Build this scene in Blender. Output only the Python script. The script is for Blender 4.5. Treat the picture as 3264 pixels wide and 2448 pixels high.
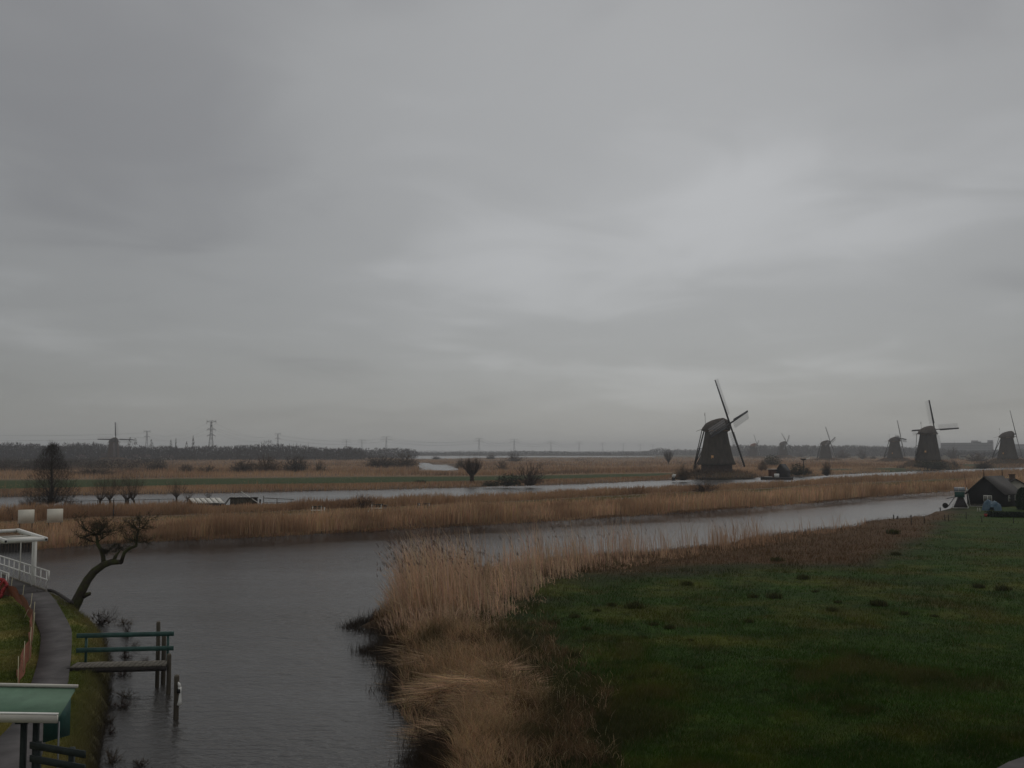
import bpy, math, random
import numpy as np
from mathutils import Vector, Matrix
from mathutils.geometry import delaunay_2d_cdt

random.seed(7)
RNG = np.random.default_rng(7)
for o in list(bpy.data.objects):
    bpy.data.objects.remove(o, do_unlink=True)
S = bpy.context.scene
COL = S.collection
R = math.radians

# ------------------------------------------------------------------ camera
CAM_H = 8.0
FPX = 3200.0                       # focal length in photograph pixels (3264 wide)
PITCH = math.atan(216.0 / FPX)
cam = bpy.data.cameras.new('camera')
cam.sensor_width = 36.0
cam.lens = 36.0 * FPX / 3264.0
cam.clip_start = 0.1
cam.clip_end = 20000
co = bpy.data.objects.new('camera', cam)
co.location = (0, 0, CAM_H)
co.rotation_euler = (math.pi / 2 + PITCH, 0, 0)
COL.objects.link(co)
S.camera = co

# ------------------------------------------------------------------ sky, sun, exposure
SUN_AZ, SUN_EL = R(28), R(48)      # azimuth clockwise from +Y
w = bpy.data.worlds.new('World')
S.world = w
w.use_nodes = True
nt = w.node_tree
nt.nodes.clear()


def nn(tree, t, **kw):
    n = tree.nodes.new(t)
    for k, v in kw.items():
        setattr(n, k, v)
    return n


def mathn(tree, op, a, b=None, clamp=False):
    n = nn(tree, 'ShaderNodeMath', operation=op)
    n.use_clamp = clamp
    for i, v in enumerate((a, b)):
        if v is None:
            continue
        if isinstance(v, (int, float)):
            n.inputs[i].default_value = v
        else:
            tree.links.new(v, n.inputs[i])
    return n.outputs[0]


def mixc(tree, fac, a, b):
    n = nn(tree, 'ShaderNodeMix', data_type='RGBA')
    for sock, v in ((n.inputs[0], fac), (n.inputs[6], a), (n.inputs[7], b)):
        if isinstance(v, (int, float)):
            sock.default_value = v
        elif isinstance(v, tuple):
            sock.default_value = (*v, 1) if len(v) == 3 else v
        else:
            tree.links.new(v, sock)
    return n.outputs[2]


def ramp(tree, src, stops):
    n = nn(tree, 'ShaderNodeValToRGB')
    cr = n.color_ramp
    cr.interpolation = 'EASE'
    while len(cr.elements) < len(stops):
        cr.elements.new(0.5)
    for e, (p, c) in zip(cr.elements, stops):
        e.position = p
        e.color = (*c, 1)
    tree.links.new(src, n.inputs[0])
    return n.outputs[0]


def build_sky():
    L = nt.links.new
    out = nn(nt, 'ShaderNodeOutputWorld')
    bg = nn(nt, 'ShaderNodeBackground')
    bg.inputs[1].default_value = 0.1
    sky = nn(nt, 'ShaderNodeTexSky', sky_type='NISHITA')
    sky.sun_disc = False
    sky.sun_elevation = SUN_EL
    sky.sun_rotation = SUN_AZ
    tc = nn(nt, 'ShaderNodeTexCoord')
    sep = nn(nt, 'ShaderNodeSeparateXYZ')
    L(tc.outputs['Generated'], sep.inputs[0])
    zz = mathn(nt, 'ADD', mathn(nt, 'MAXIMUM', sep.outputs[2], 0.0), 0.13)
    u = mathn(nt, 'DIVIDE', sep.outputs[0], zz)
    v = mathn(nt, 'DIVIDE', sep.outputs[1], zz)
    cmb = nn(nt, 'ShaderNodeCombineXYZ')
    L(u, cmb.inputs[0])
    L(v, cmb.inputs[1])
    n1 = nn(nt, 'ShaderNodeTexNoise')
    n1.inputs['Scale'].default_value = 0.6
    n1.inputs['Detail'].default_value = 3.5
    n1.inputs['Roughness'].default_value = 0.45
    n1.inputs['Distortion'].default_value = 0.4
    mp = nn(nt, 'ShaderNodeMapping')
    mp.inputs['Location'].default_value = SKY_OFF
    mp.inputs['Rotation'].default_value = (0, 0, R(-40))
    L(cmb.outputs[0], mp.inputs[0])
    L(mp.outputs[0], n1.inputs['Vector'])
    n2 = nn(nt, 'ShaderNodeTexNoise')
    n2.inputs['Scale'].default_value = 0.26
    n2.inputs['Detail'].default_value = 2
    mp2 = nn(nt, 'ShaderNodeMapping')
    mp2.inputs['Location'].default_value = SKY_OFF2
    L(cmb.outputs[0], mp2.inputs[0])
    L(mp2.outputs[0], n2.inputs['Vector'])
    f = mathn(nt, 'ADD', mathn(nt, 'MULTIPLY', n1.outputs[0], 0.55), mathn(nt, 'MULTIPLY', n2.outputs[0], 0.45))
    n3 = nn(nt, 'ShaderNodeTexNoise')
    n3.inputs['Scale'].default_value = 1.9
    n3.inputs['Detail'].default_value = 3
    n3.inputs['Distortion'].default_value = 0.8
    L(mp.outputs[0], n3.inputs['Vector'])
    f = mathn(nt, 'ADD', f, mathn(nt, 'MULTIPLY', mathn(nt, 'SUBTRACT', n3.outputs[0], 0.5), 0.16))
    cloud = ramp(nt, f, [(0.36, (2.40, 2.40, 2.43)), (0.50, (3.02, 3.04, 3.04)), (0.62, (3.80, 3.83, 3.86))])
    # a broad patch of thinner, brighter cloud, and an overcast sky brighter overhead than at the horizon
    az, el = R(9), R(13)
    sd = (math.sin(az) * math.cos(el), math.cos(az) * math.cos(el), math.sin(el))
    dot = nn(nt, 'ShaderNodeVectorMath', operation='DOT_PRODUCT')
    L(tc.outputs['Generated'], dot.inputs[0])
    dot.inputs[1].default_value = sd
    glow = mathn(nt, 'MULTIPLY', mathn(nt, 'POWER', mathn(nt, 'MAXIMUM', dot.outputs['Value'], 0.0), 9.0), 0.41)
    gain = mathn(nt, 'ADD', mathn(nt, 'ADD', glow, 0.71), mathn(nt, 'MULTIPLY', mathn(nt, 'MAXIMUM', sep.outputs[2], 0.0), 0.5))
    # low cloud towards the horizon is even and slightly yellow
    hz = mathn(nt, 'POWER', mathn(nt, 'SUBTRACT', 1.0, mathn(nt, 'MAXIMUM', sep.outputs[2], 0.0), True), 14.0)
    hz = mathn(nt, 'MULTIPLY', hz, 0.75)
    c = mixc(nt, hz, cloud, (3.1, 3.13, 2.96))
    vm = nn(nt, 'ShaderNodeVectorMath', operation='SCALE')
    L(c, vm.inputs[0])
    L(gain, vm.inputs['Scale'])
    c = mixc(nt, 0.05, vm.outputs[0], sky.outputs[0])
    L(c, bg.inputs[0])
    L(bg.outputs[0], out.inputs[0])


SKY_OFF = (13.7132, 32.6929, 0.0)
SKY_OFF2 = (15.9264, 31.3765, 0.0)
build_sky()

sl = bpy.data.lights.new('sun', 'SUN')
sl.energy = 0.6
sl.angle = R(45)
sl.color = (1.0, 0.96, 0.9)
so = bpy.data.objects.new('sun', sl)
so.rotation_euler = (math.pi / 2 - SUN_EL, 0, math.pi - SUN_AZ)
so.location = (0, -20, 60)
COL.objects.link(so)

S.view_settings.view_transform = 'Standard'
S.view_settings.look = 'None'
S.view_settings.exposure = 0.0
S.view_settings.gamma = 1.0
S.view_settings.use_curve_mapping = False
S.render.engine = 'CYCLES'
S.cycles.use_denoising = True
S.cycles.max_bounces = 6
S.cycles.volume_bounces = 1
S.cycles.filter_width = 1.5

# ------------------------------------------------------------------ photograph pixel -> place
CP, SP = math.cos(PITCH), math.sin(PITCH)


def ray(x, y):
    a, b = (x - 1632.0) / FPX, (1224.0 - y) / FPX
    return np.array([a, CP - b * SP, SP + b * CP])


def P(x, y, z=0.0):
    """point of the horizontal plane z seen at photograph pixel x, y"""
    r = ray(x, y)
    t = (z - CAM_H) / r[2]
    return np.array([r[0] * t, r[1] * t, z])


def PD(x, y, d):
    """point seen at pixel x, y at forward distance d"""
    r = ray(x, y)
    t = d / r[1]
    return np.array([r[0] * t, d, CAM_H + r[2] * t])


def Pv(x, y, z):
    a, b = (x - 1632.0) / FPX, (1224.0 - y) / FPX
    ry, rz = CP - b * SP, SP + b * CP
    t = (z - CAM_H) / rz
    return a * t, ry * t


def proj(X, Y, Z):
    """place -> photograph pixel"""
    dy, dz = Y, Z - CAM_H
    f = dy * CP + dz * SP
    u = -dy * SP + dz * CP
    return 1632.0 + FPX * X / f, 1224.0 - FPX * u / f


# ------------------------------------------------------------------ materials
MATS = {}


def mat(name, col, rough=0.8, spec=0.2, noise=0.0, nscale=3.0, vcol=False, bump=0.0, bscale=20.0, metal=0.0, emit=None, stretch=None, col2=None):
    m = bpy.data.materials.new(name)
    m.use_nodes = True
    t = m.node_tree
    b = t.nodes['Principled BSDF']
    b.inputs['Roughness'].default_value = rough
    b.inputs['Specular IOR Level'].default_value = spec
    b.inputs['Metallic'].default_value = metal
    tc = nn(t, 'ShaderNodeTexCoord')
    vec = tc.outputs['Object']
    if stretch:
        mp = nn(t, 'ShaderNodeMapping')
        mp.inputs['Scale'].default_value = stretch
        t.links.new(vec, mp.inputs[0])
        vec = mp.outputs[0]
    src = None
    if vcol:
        a = nn(t, 'ShaderNodeVertexColor', layer_name='Col')
        src = a.outputs[0]
    if noise > 0 or col2:
        n = nn(t, 'ShaderNodeTexNoise')
        n.inputs['Scale'].default_value = nscale
        n.inputs['Detail'].default_value = 6
        n.inputs['Roughness'].default_value = 0.65
        t.links.new(vec, n.inputs['Vector'])
        if col2:
            f = ramp(t, n.outputs[0], [(0.38, (0, 0, 0)), (0.62, (1, 1, 1))])
            src = mixc(t, f, col, col2)
        else:
            g = nn(t, 'ShaderNodeMapRange')
            g.inputs[1].default_value = 0.3
            g.inputs[2].default_value = 0.7
            g.inputs[3].default_value = 1 - noise
            g.inputs[4].default_value = 1 + noise
            t.links.new(n.outputs[0], g.inputs[0])
            vm = nn(t, 'ShaderNodeVectorMath', operation='SCALE')
            if src is None:
                vm.inputs[0].default_value = col
            else:
                t.links.new(src, vm.inputs[0])
            t.links.new(g.outputs[0], vm.inputs['Scale'])
            src = vm.outputs[0]
    if src is None:
        b.inputs['Base Color'].default_value = (*col, 1)
    else:
        t.links.new(src, b.inputs['Base Color'])
    if bump > 0:
        n = nn(t, 'ShaderNodeTexNoise')
        n.inputs['Scale'].default_value = bscale
        n.inputs['Detail'].default_value = 5
        t.links.new(vec, n.inputs['Vector'])
        bp = nn(t, 'ShaderNodeBump')
        bp.inputs['Strength'].default_value = bump
        t.links.new(n.outputs[0], bp.inputs['Height'])
        t.links.new(bp.outputs[0], b.inputs['Normal'])
    if emit:
        b.inputs['Emission Color'].default_value = (*emit[0], 1)
        b.inputs['Emission Strength'].default_value = emit[1]
    MATS[name] = m
    return m


M_LAND = mat('land_soil_and_turf', (0.1, 0.1, 0.05), 0.95, 0.1, noise=0.45, nscale=1.6, vcol=True, bump=0.6, bscale=4.0)
M_BLADE = mat('blade', (0.1, 0.1, 0.05), 0.85, 0.04, vcol=True)

def add_translucency(m, fac):
    t = m.node_tree
    b = t.nodes['Principled BSDF']
    o = next(n for n in t.nodes if n.type == 'OUTPUT_MATERIAL')
    tr = nn(t, 'ShaderNodeBsdfTranslucent')
    mx = nn(t, 'ShaderNodeMixShader')
    mx.inputs[0].default_value = fac
    t.links.new(b.inputs['Base Color'].links[0].from_socket, tr.inputs[0])
    t.links.new(b.outputs[0], mx.inputs[1])
    t.links.new(tr.outputs[0], mx.inputs[2])
    t.links.new(mx.outputs[0], o.inputs[0])


add_translucency(M_BLADE, 0.42)
M_TWIG = mat('twig', (0.06, 0.045, 0.035), 0.9, 0.1, vcol=True)
M_BARK = mat('bark', (0.05, 0.042, 0.034), 0.9, 0.15, noise=0.5, nscale=6, bump=0.8, bscale=14, stretch=(1, 1, 0.3))
M_MOSSBARK = mat('mossy_bark', (0.045, 0.035, 0.028), 0.9, 0.15, nscale=3.0, col2=(0.06, 0.065, 0.025), bump=1.0, bscale=9)
M_ASPH = mat('asphalt', (0.088, 0.081, 0.080), 0.9, 0.2, noise=0.4, nscale=0.9, bump=0.5, bscale=70)
M_CONC = mat('pale_path_concrete', (0.27, 0.26, 0.24), 0.9, 0.2, noise=0.25, nscale=0.8)
M_THATCH = mat('thatch', (0.070, 0.060, 0.050), 0.95, 0.08, noise=0.35, nscale=1.2, bump=0.7, bscale=9, stretch=(1, 1, 0.25))
M_THATCHC = mat('cap_thatch', (0.095, 0.080, 0.068), 0.95, 0.08, noise=0.4, nscale=1.0, bump=0.7, bscale=9)
M_THATCHR = mat('reddish_cap_thatch', (0.19, 0.10, 0.075), 0.95, 0.08, noise=0.3, nscale=1.0)
M_BRICKD = mat('dark_brick', (0.09, 0.062, 0.05), 0.9, 0.15, noise=0.35, nscale=2.0)
M_MILLWOOD = mat('mill_timber', (0.035, 0.033, 0.032), 0.8, 0.25, noise=0.3, nscale=4)
M_SAILBOARD = mat('sail_board', (0.06, 0.062, 0.068), 0.75, 0.3, noise=0.25, nscale=3)
M_LATTICE = mat('sail_lattice_wood', (0.42, 0.42, 0.43), 0.8, 0.2, noise=0.25, nscale=3)
M_TRIM = mat('ochre_trim', (0.24, 0.15, 0.07), 0.8, 0.2, noise=0.3, nscale=4)
M_WHITE = mat('white_paint', (0.78, 0.77, 0.72), 0.55, 0.35, noise=0.1, nscale=5)
M_OFFWHITE = mat('weathered_white_paint', (0.62, 0.60, 0.54), 0.6, 0.3, noise=0.16, nscale=3)
M_BOARD = mat('cream_board', (0.80, 0.76, 0.64), 0.5, 0.3, noise=0.06, nscale=1.5)
M_BLACK = mat('black_fitting', (0.012, 0.012, 0.013), 0.6, 0.3)
M_GREENDK = mat('dark_green_paint', (0.018, 0.075, 0.062), 0.5, 0.4, noise=0.3, nscale=4)
M_GREENRAIL = mat('teal_green_rail_paint', (0.03, 0.085, 0.072), 0.5, 0.4, noise=0.35, nscale=5)
M_DARKFENCE = mat('near_black_fence_stain', (0.022, 0.03, 0.028), 0.7, 0.25, noise=0.35, nscale=6)
M_ROOFGREEN = mat('pale_green_roof_felt', (0.115, 0.20, 0.135), 0.7, 0.25, noise=0.16, nscale=2.5, bump=0.2, bscale=60)
M_GUTTER = mat('gutter_white', (0.60, 0.57, 0.50), 0.5, 0.35, noise=0.14, nscale=4, stretch=(0.3, 1, 1))
M_PLANK = mat('grey_plank', (0.16, 0.145, 0.12), 0.9, 0.15, noise=0.35, nscale=5, bump=0.5, bscale=20)
M_PILE = mat('wet_pile', (0.085, 0.072, 0.052), 0.8, 0.3, noise=0.45, nscale=5, bump=0.7, bscale=16, stretch=(1, 1, 0.3))
M_NET = mat('orange_plastic_net', (0.19, 0.055, 0.02), 0.6, 0.3, noise=0.3, nscale=7)
M_RED = mat('red_plastic', (0.30, 0.025, 0.025), 0.6, 0.3, noise=0.2, nscale=4)
M_POLE = mat('pale_cane', (0.55, 0.5, 0.33), 0.7, 0.3)
M_TARBLACK = mat('tarred_boards', (0.016, 0.015, 0.016), 0.75, 0.25, noise=0.4, nscale=6, bump=0.6, bscale=8, stretch=(8, 8, 0.4))
M_TILEDK = mat('dark_roof_tile', (0.055, 0.05, 0.047), 0.8, 0.25, noise=0.3, nscale=5, bump=0.6, bscale=12)
M_GLASSPALE = mat('window_glass', (0.18, 0.18, 0.16), 0.15, 0.5)
M_BLUE = mat('blue_tarpaulin', (0.04, 0.09, 0.145), 0.5, 0.3, nscale=2.4, col2=(0.085, 0.14, 0.175), bump=0.9, bscale=4)
M_HEDGE = mat('leaf', (0.02, 0.035, 0.015), 0.8, 0.2, vcol=True)
M_STEEL = mat('galvanised_lattice', (0.13, 0.135, 0.145), 0.6, 0.4)
M_CABLE = mat('cable_aluminium', (0.12, 0.12, 0.13), 0.5, 0.4)
M_FLAT = mat('concrete_facade', (0.30, 0.28, 0.29), 0.9, 0.15, noise=0.12, nscale=0.06)
M_FLATWIN = mat('dark_window_band', (0.10, 0.11, 0.12), 0.3, 0.5)
M_REDROOF = mat('red_clay_tile', (0.085, 0.050, 0.044), 0.85, 0.15, noise=0.3, nscale=0.7)
M_CREAM = mat('cream_render', (0.34, 0.32, 0.27), 0.85, 0.15, noise=0.1, nscale=0.5)
M_LIT = mat('lit_window', (0.45, 0.25, 0.12), 0.5, 0.3, emit=((1.0, 0.55, 0.2), 0.05))
M_MUDWOOD = mat('dark_wet_timber', (0.028, 0.022, 0.02), 0.7, 0.35, noise=0.4, nscale=5)
M_GREYMET = mat('grey_metal', (0.20, 0.21, 0.22), 0.5, 0.4)
M_MOSS = mat('ochre_shrub', (0.16, 0.12, 0.05), 0.9, 0.1, vcol=True)


def water_mat():
    m = bpy.data.materials.new('canal_water')
    m.use_nodes = True
    t = m.node_tree
    L = t.links.new
    b = t.nodes['Principled BSDF']
    b.inputs['Base Color'].default_value = (0.036, 0.033, 0.030, 1)
    b.inputs['Roughness'].default_value = 0.2
    b.inputs['IOR'].default_value = 1.45
    tc = nn(t, 'ShaderNodeTexCoord')
    hs = None
    for sc, amp, st in ((2.2, 0.5, (0.75, 1.5, 1)), (0.55, 0.6, (0.6, 1.6, 1)), (0.07, 0.9, (0.5, 2.2, 1))):
        mp = nn(t, 'ShaderNodeMapping')
        mp.inputs['Scale'].default_value = st
        mp.inputs['Rotation'].default_value = (0, 0, R(-14))
        L(tc.outputs['Object'], mp.inputs[0])
        n = nn(t, 'ShaderNodeTexNoise')
        n.inputs['Scale'].default_value = sc
        n.inputs['Detail'].default_value = 4
        n.inputs['Roughness'].default_value = 0.6
        L(mp.outputs[0], n.inputs['Vector'])
        v = mathn(t, 'MULTIPLY', n.outputs[0], amp)
        hs = v if hs is None else mathn(t, 'ADD', hs, v)
    bp = nn(t, 'ShaderNodeBump')
    mp = nn(t, 'ShaderNodeMapping')
    mp.inputs['Scale'].default_value = (0.35, 1.3, 1)
    mp.inputs['Rotation'].default_value = (0, 0, R(-10))
    L(tc.outputs['Object'], mp.inputs[0])
    pn = nn(t, 'ShaderNodeTexNoise')
    pn.inputs['Scale'].default_value = 0.09
    pn.inputs['Detail'].default_value = 3
    L(mp.outputs[0], pn.inputs['Vector'])
    mr = nn(t, 'ShaderNodeMapRange')
    mr.inputs[1].default_value = 0.35
    mr.inputs[2].default_value = 0.65
    mr.inputs[3].default_value = 0.22
    mr.inputs[4].default_value = 0.55
    L(pn.outputs[0], mr.inputs[0])
    L(mr.outputs[0], bp.inputs['Strength'])
    bp.inputs['Distance'].default_value = 0.6
    L(hs, bp.inputs['Height'])
    L(bp.outputs[0], b.inputs['Normal'])
    return m


M_WATER = water_mat()

# ------------------------------------------------------------------ mesh helpers


def mesh(name, V, F, m, col=None, smooth=False):
    """V (n,3); F a list of index arrays, each (k,3) or (k,4)"""
    me = bpy.data.meshes.new(name)
    V = np.asarray(V, dtype=np.float32)
    F = [np.asarray(f, dtype=np.int32) for f in (F if isinstance(F, list) else [F]) if len(f)]
    me.vertices.add(len(V))
    me.vertices.foreach_set('co', V.ravel())
    nl = sum(f.size for f in F)
    npoly = sum(len(f) for f in F)
    me.loops.add(nl)
    me.loops.foreach_set('vertex_index', np.concatenate([f.ravel() for f in F]))
    me.polygons.add(npoly)
    tot = np.concatenate([np.full(len(f), f.shape[1], dtype=np.int32) for f in F])
    st = np.concatenate([[0], np.cumsum(tot)[:-1]]).astype(np.int32)
    me.polygons.foreach_set('loop_start', st)
    me.polygons.foreach_set('loop_total', tot)
    if smooth:
        me.polygons.foreach_set('use_smooth', np.ones(npoly, dtype=bool))
    if col is not None:
        a = me.color_attributes.new('Col', 'FLOAT_COLOR', 'POINT')
        c = np.ones((len(V), 4), dtype=np.float32)
        c[:, :3] = np.clip(col, 0.002, 1)
        a.data.foreach_set('color', c.ravel())
    me.materials.append(m)
    me.update(calc_edges=True)
    me.validate()
    return me


def obj(name, me, parent=None, loc=(0, 0, 0), rot=(0, 0, 0), scale=(1, 1, 1)):
    o = bpy.data.objects.new(name, me)
    COL.objects.link(o)
    o.location = loc
    o.rotation_euler = rot
    o.scale = scale
    if parent is not None:
        o.parent = parent
    return o


def tag(o, label, cat=None, group=None, kind=None):
    o['label'] = label
    if cat:
        o['category'] = cat
    if group:
        o['group'] = group
    if kind:
        o['kind'] = kind
    return o


def thing(name, label, cat, loc=(0, 0, 0), rz=0.0, group=None, scale=(1, 1, 1)):
    return tag(obj(name, None, None, tuple(float(v) for v in loc), (0, 0, rz), scale), label, cat, group)


class MB:
    """collects solid shapes into one mesh"""

    def __init__(self):
        self.V, self.Q, self.T, self.n = [], [], [], 0

    def add(self, V, Q=(), T=()):
        V = np.asarray(V, float)
        self.V.append(V)
        if len(Q):
            self.Q.append(np.asarray(Q) + self.n)
        if len(T):
            self.T.append(np.asarray(T) + self.n)
        self.n += len(V)
        return self

    def box(self, a, b):
        a, b = np.minimum(a, b), np.maximum(a, b)
        V = [(x, y, z) for z in (a[2], b[2]) for y in (a[1], b[1]) for x in (a[0], b[0])]
        return self.add(V, [(0, 2, 3, 1), (4, 5, 7, 6), (0, 1, 5, 4), (2, 6, 7, 3), (0, 4, 6, 2), (1, 3, 7, 5)])

    def bar(self, p, q, wd, ht=None, up=(0, 0, 1), w2=None, h2=None):
        """rectangular bar from p to q; wd across, ht along 'up'"""
        p, q = np.asarray(p, float), np.asarray(q, float)
        ht = wd if ht is None else ht
        w2 = wd if w2 is None else w2
        h2 = ht if h2 is None else h2
        d = q - p
        d /= max(np.linalg.norm(d), 1e-9)
        u = np.asarray(up, float)
        if abs(np.dot(u, d)) > 0.98:
            u = np.array([1.0, 0, 0])
        s = np.cross(d, u)
        s /= np.linalg.norm(s)
        u = np.cross(s, d)
        V = []
        for c, ww, hh in ((p, wd, ht), (q, w2, h2)):
            V += [c - s * ww / 2 - u * hh / 2, c + s * ww / 2 - u * hh / 2, c + s * ww / 2 + u * hh / 2, c - s * ww / 2 + u * hh / 2]
        return self.add(V, [(0, 3, 2, 1), (4, 5, 6, 7), (0, 1, 5, 4), (1, 2, 6, 5), (2, 3, 7, 6), (3, 0, 4, 7)])

    def tube(self, pts, rad, n=6):
        pts = [np.asarray(p, float) for p in pts]
        rad = [rad] * len(pts) if isinstance(rad, (int, float)) else list(rad)
        V, Q, T = [], [], []
        ref = None
        for i, p in enumerate(pts):
            d = pts[min(i + 1, len(pts) - 1)] - pts[max(i - 1, 0)]
            d = d / max(np.linalg.norm(d), 1e-9)
            if ref is None or abs(np.dot(ref, d)) > 0.95:
                ref = np.array([1.0, 0, 0]) if abs(d[0]) < 0.8 else np.array([0, 1.0, 0])
            s = np.cross(d, ref)
            s /= np.linalg.norm(s)
            u = np.cross(s, d)
            ref = u
            for k in range(n):
                a = 2 * math.pi * k / n
                V.append(p + rad[i] * (math.cos(a) * s + math.sin(a) * u))
        for i in range(len(pts) - 1):
            for k in range(n):
                Q.append((i * n + k, i * n + (k + 1) % n, (i + 1) * n + (k + 1) % n, (i + 1) * n + k))
        V += [pts[0], pts[-1]]
        m_ = len(pts) * n
        for k in range(n):
            T.append((m_, (k + 1) % n, k))
            T.append((m_ + 1, m_ - n + k, m_ - n + (k + 1) % n))
        return self.add(V, Q, T)

    def lathe(self, prof, n=16, rot=0.0, cap=True):
        """prof: list of (r, z)"""
        V, Q, T = [], [], []
        for r, z in prof:
            for k in range(n):
                a = 2 * math.pi * k / n + rot
                V.append((r * math.cos(a), r * math.sin(a), z))
        for i in range(len(prof) - 1):
            for k in range(n):
                Q.append((i * n + k, i * n + (k + 1) % n, (i + 1) * n + (k + 1) % n, (i + 1) * n + k))
        if cap:
            V += [(0, 0, prof[0][1]), (0, 0, prof[-1][1])]
            m_ = len(prof) * n
            for k in range(n):
                T.append((m_, (k + 1) % n, k))
                T.append((m_ + 1, m_ - n + k, m_ - n + (k + 1) % n))
        return self.add(V, Q, T)

    def prism(self, poly, off):
        """closed polygon (list of 3-D points) swept by off"""
        poly = [np.asarray(p, float) for p in poly]
        n = len(poly)
        off = np.asarray(off, float)
        V = poly + [p + off for p in poly]
        Q = [(i, (i + 1) % n, n + (i + 1) % n, n + i) for i in range(n)]
        T = [(0, i + 1, i) for i in range(1, n - 1)] + [(n, n + i, n + i + 1) for i in range(1, n - 1)]
        return self.add(V, Q, T)

    def mesh(self, name, m, smooth=False):
        F = []
        if self.Q:
            F.append(np.concatenate(self.Q))
        if self.T:
            F.append(np.concatenate(self.T))
        return mesh(name, np.concatenate(self.V), F, m, None, smooth)

    def obj(self, name, m, parent=None, smooth=False, loc=(0, 0, 0), rot=(0, 0, 0)):
        return obj(name, self.mesh(name, m, smooth), parent, loc, rot)


def cvar(base, n, amt=0.18, rng=RNG):
    """n variations of a colour"""
    base = np.asarray(base, float)
    k = 1 + amt * rng.standard_normal((n, 1))
    return np.clip(base * k * (1 + 0.06 * rng.standard_normal((n, 3))), 0.003, 0.9)


def blades(base, h, wd, lean, col, seg=1, rng=RNG):
    """V, F, C of many thin leaves standing on 'base' (n,3)"""
    n = len(base)
    a = rng.uniform(0, math.pi, n)
    s = np.stack([np.cos(a), np.sin(a), np.zeros(n)], 1) * (wd[:, None] / 2)
    tip = base + np.concatenate([lean, h[:, None]], 1)
    if seg == 1:
        V = np.stack([base - s, base + s, tip], 1).reshape(-1, 3)
        F = np.arange(3 * n).reshape(n, 3)
        return V, [F], np.repeat(col, 3, 0)
    mid = base + np.concatenate([lean * 0.3, h[:, None] * 0.6], 1)
    V = np.stack([base - s, base + s, mid + s * 0.8, mid - s * 0.8, tip], 1).reshape(-1, 3)
    i = np.arange(n)[:, None] * 5
    return V, [i + np.array([0, 1, 2, 3]), i + np.array([3, 2, 4])], np.repeat(col, 5, 0)


def spikes(p0, p1, wd, col, rng=RNG):
    n = len(p0)
    d = p1 - p0
    r = rng.standard_normal((n, 3))
    s = np.cross(d, r)
    s /= np.maximum(np.linalg.norm(s, axis=1, keepdims=True), 1e-9)
    s *= wd[:, None] / 2
    V = np.stack([p0 - s, p0 + s, p1], 1).reshape(-1, 3)
    return V, [np.arange(3 * n).reshape(n, 3)], np.repeat(col, 3, 0)


def merge(parts):
    V, F, C, n = [], [], [], 0
    for v, f, c in parts:
        V.append(v)
        C.append(c)
        F += [x + n for x in f]
        n += len(v)
    return np.concatenate(V), F, np.concatenate(C)


# smooth value noise in the plane (numpy) used for heights and vegetation zones
_NT = np.random.default_rng(3).uniform(0, 1, (256, 256))


def vnoise(x, y, s):
    x, y = np.asarray(x, float) / s, np.asarray(y, float) / s
    xi, yi = np.floor(x).astype(int), np.floor(y).astype(int)
    fx, fy = x - xi, y - yi
    fx, fy = fx * fx * (3 - 2 * fx), fy * fy * (3 - 2 * fy)
    g = lambda i, j: _NT[i % 256, j % 256]
    return (g(xi, yi) * (1 - fx) + g(xi + 1, yi) * fx) * (1 - fy) + (g(xi, yi + 1) * (1 - fx) + g(xi + 1, yi + 1) * fx) * fy


def fbm(x, y, s, o=3):
    v, a, t = 0, 1.0, 0
    for k in range(o):
        v = v + a * vnoise(np.asarray(x) + 37.7 * k, np.asarray(y) + 11.3 * k, s / 2 ** k)
        t += a
        a *= 0.55
    return v / t


def inside(x, y, ring):
    x, y = np.asarray(x, float), np.asarray(y, float)
    c = np.zeros(x.shape, bool)
    n = len(ring)
    for i in range(n):
        x0, y0 = ring[i][:2]
        x1, y1 = ring[(i + 1) % n][:2]
        if y0 == y1:
            continue
        m = ((y0 > y) != (y1 > y)) & (x < (x1 - x0) * (y - y0) / (y1 - y0) + x0)
        c ^= m
    return c


def resample(ring, step, jag=0.0):
    out = []
    n = len(ring)
    for i in range(n):
        a, b = np.array(ring[i][:2]), np.array(ring[(i + 1) % n][:2])
        d = np.linalg.norm(b - a)
        st = step(a)
        k = max(1, int(d / max(st, 1e-3)))
        for j in range(k):
            p = a + (b - a) * j / k
            if jag and j:
                s = min(step(p) * 0.45, jag)
                p = p + RNG.uniform(-s, s, 2)
            out.append(p)
    return np.array(out)


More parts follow.
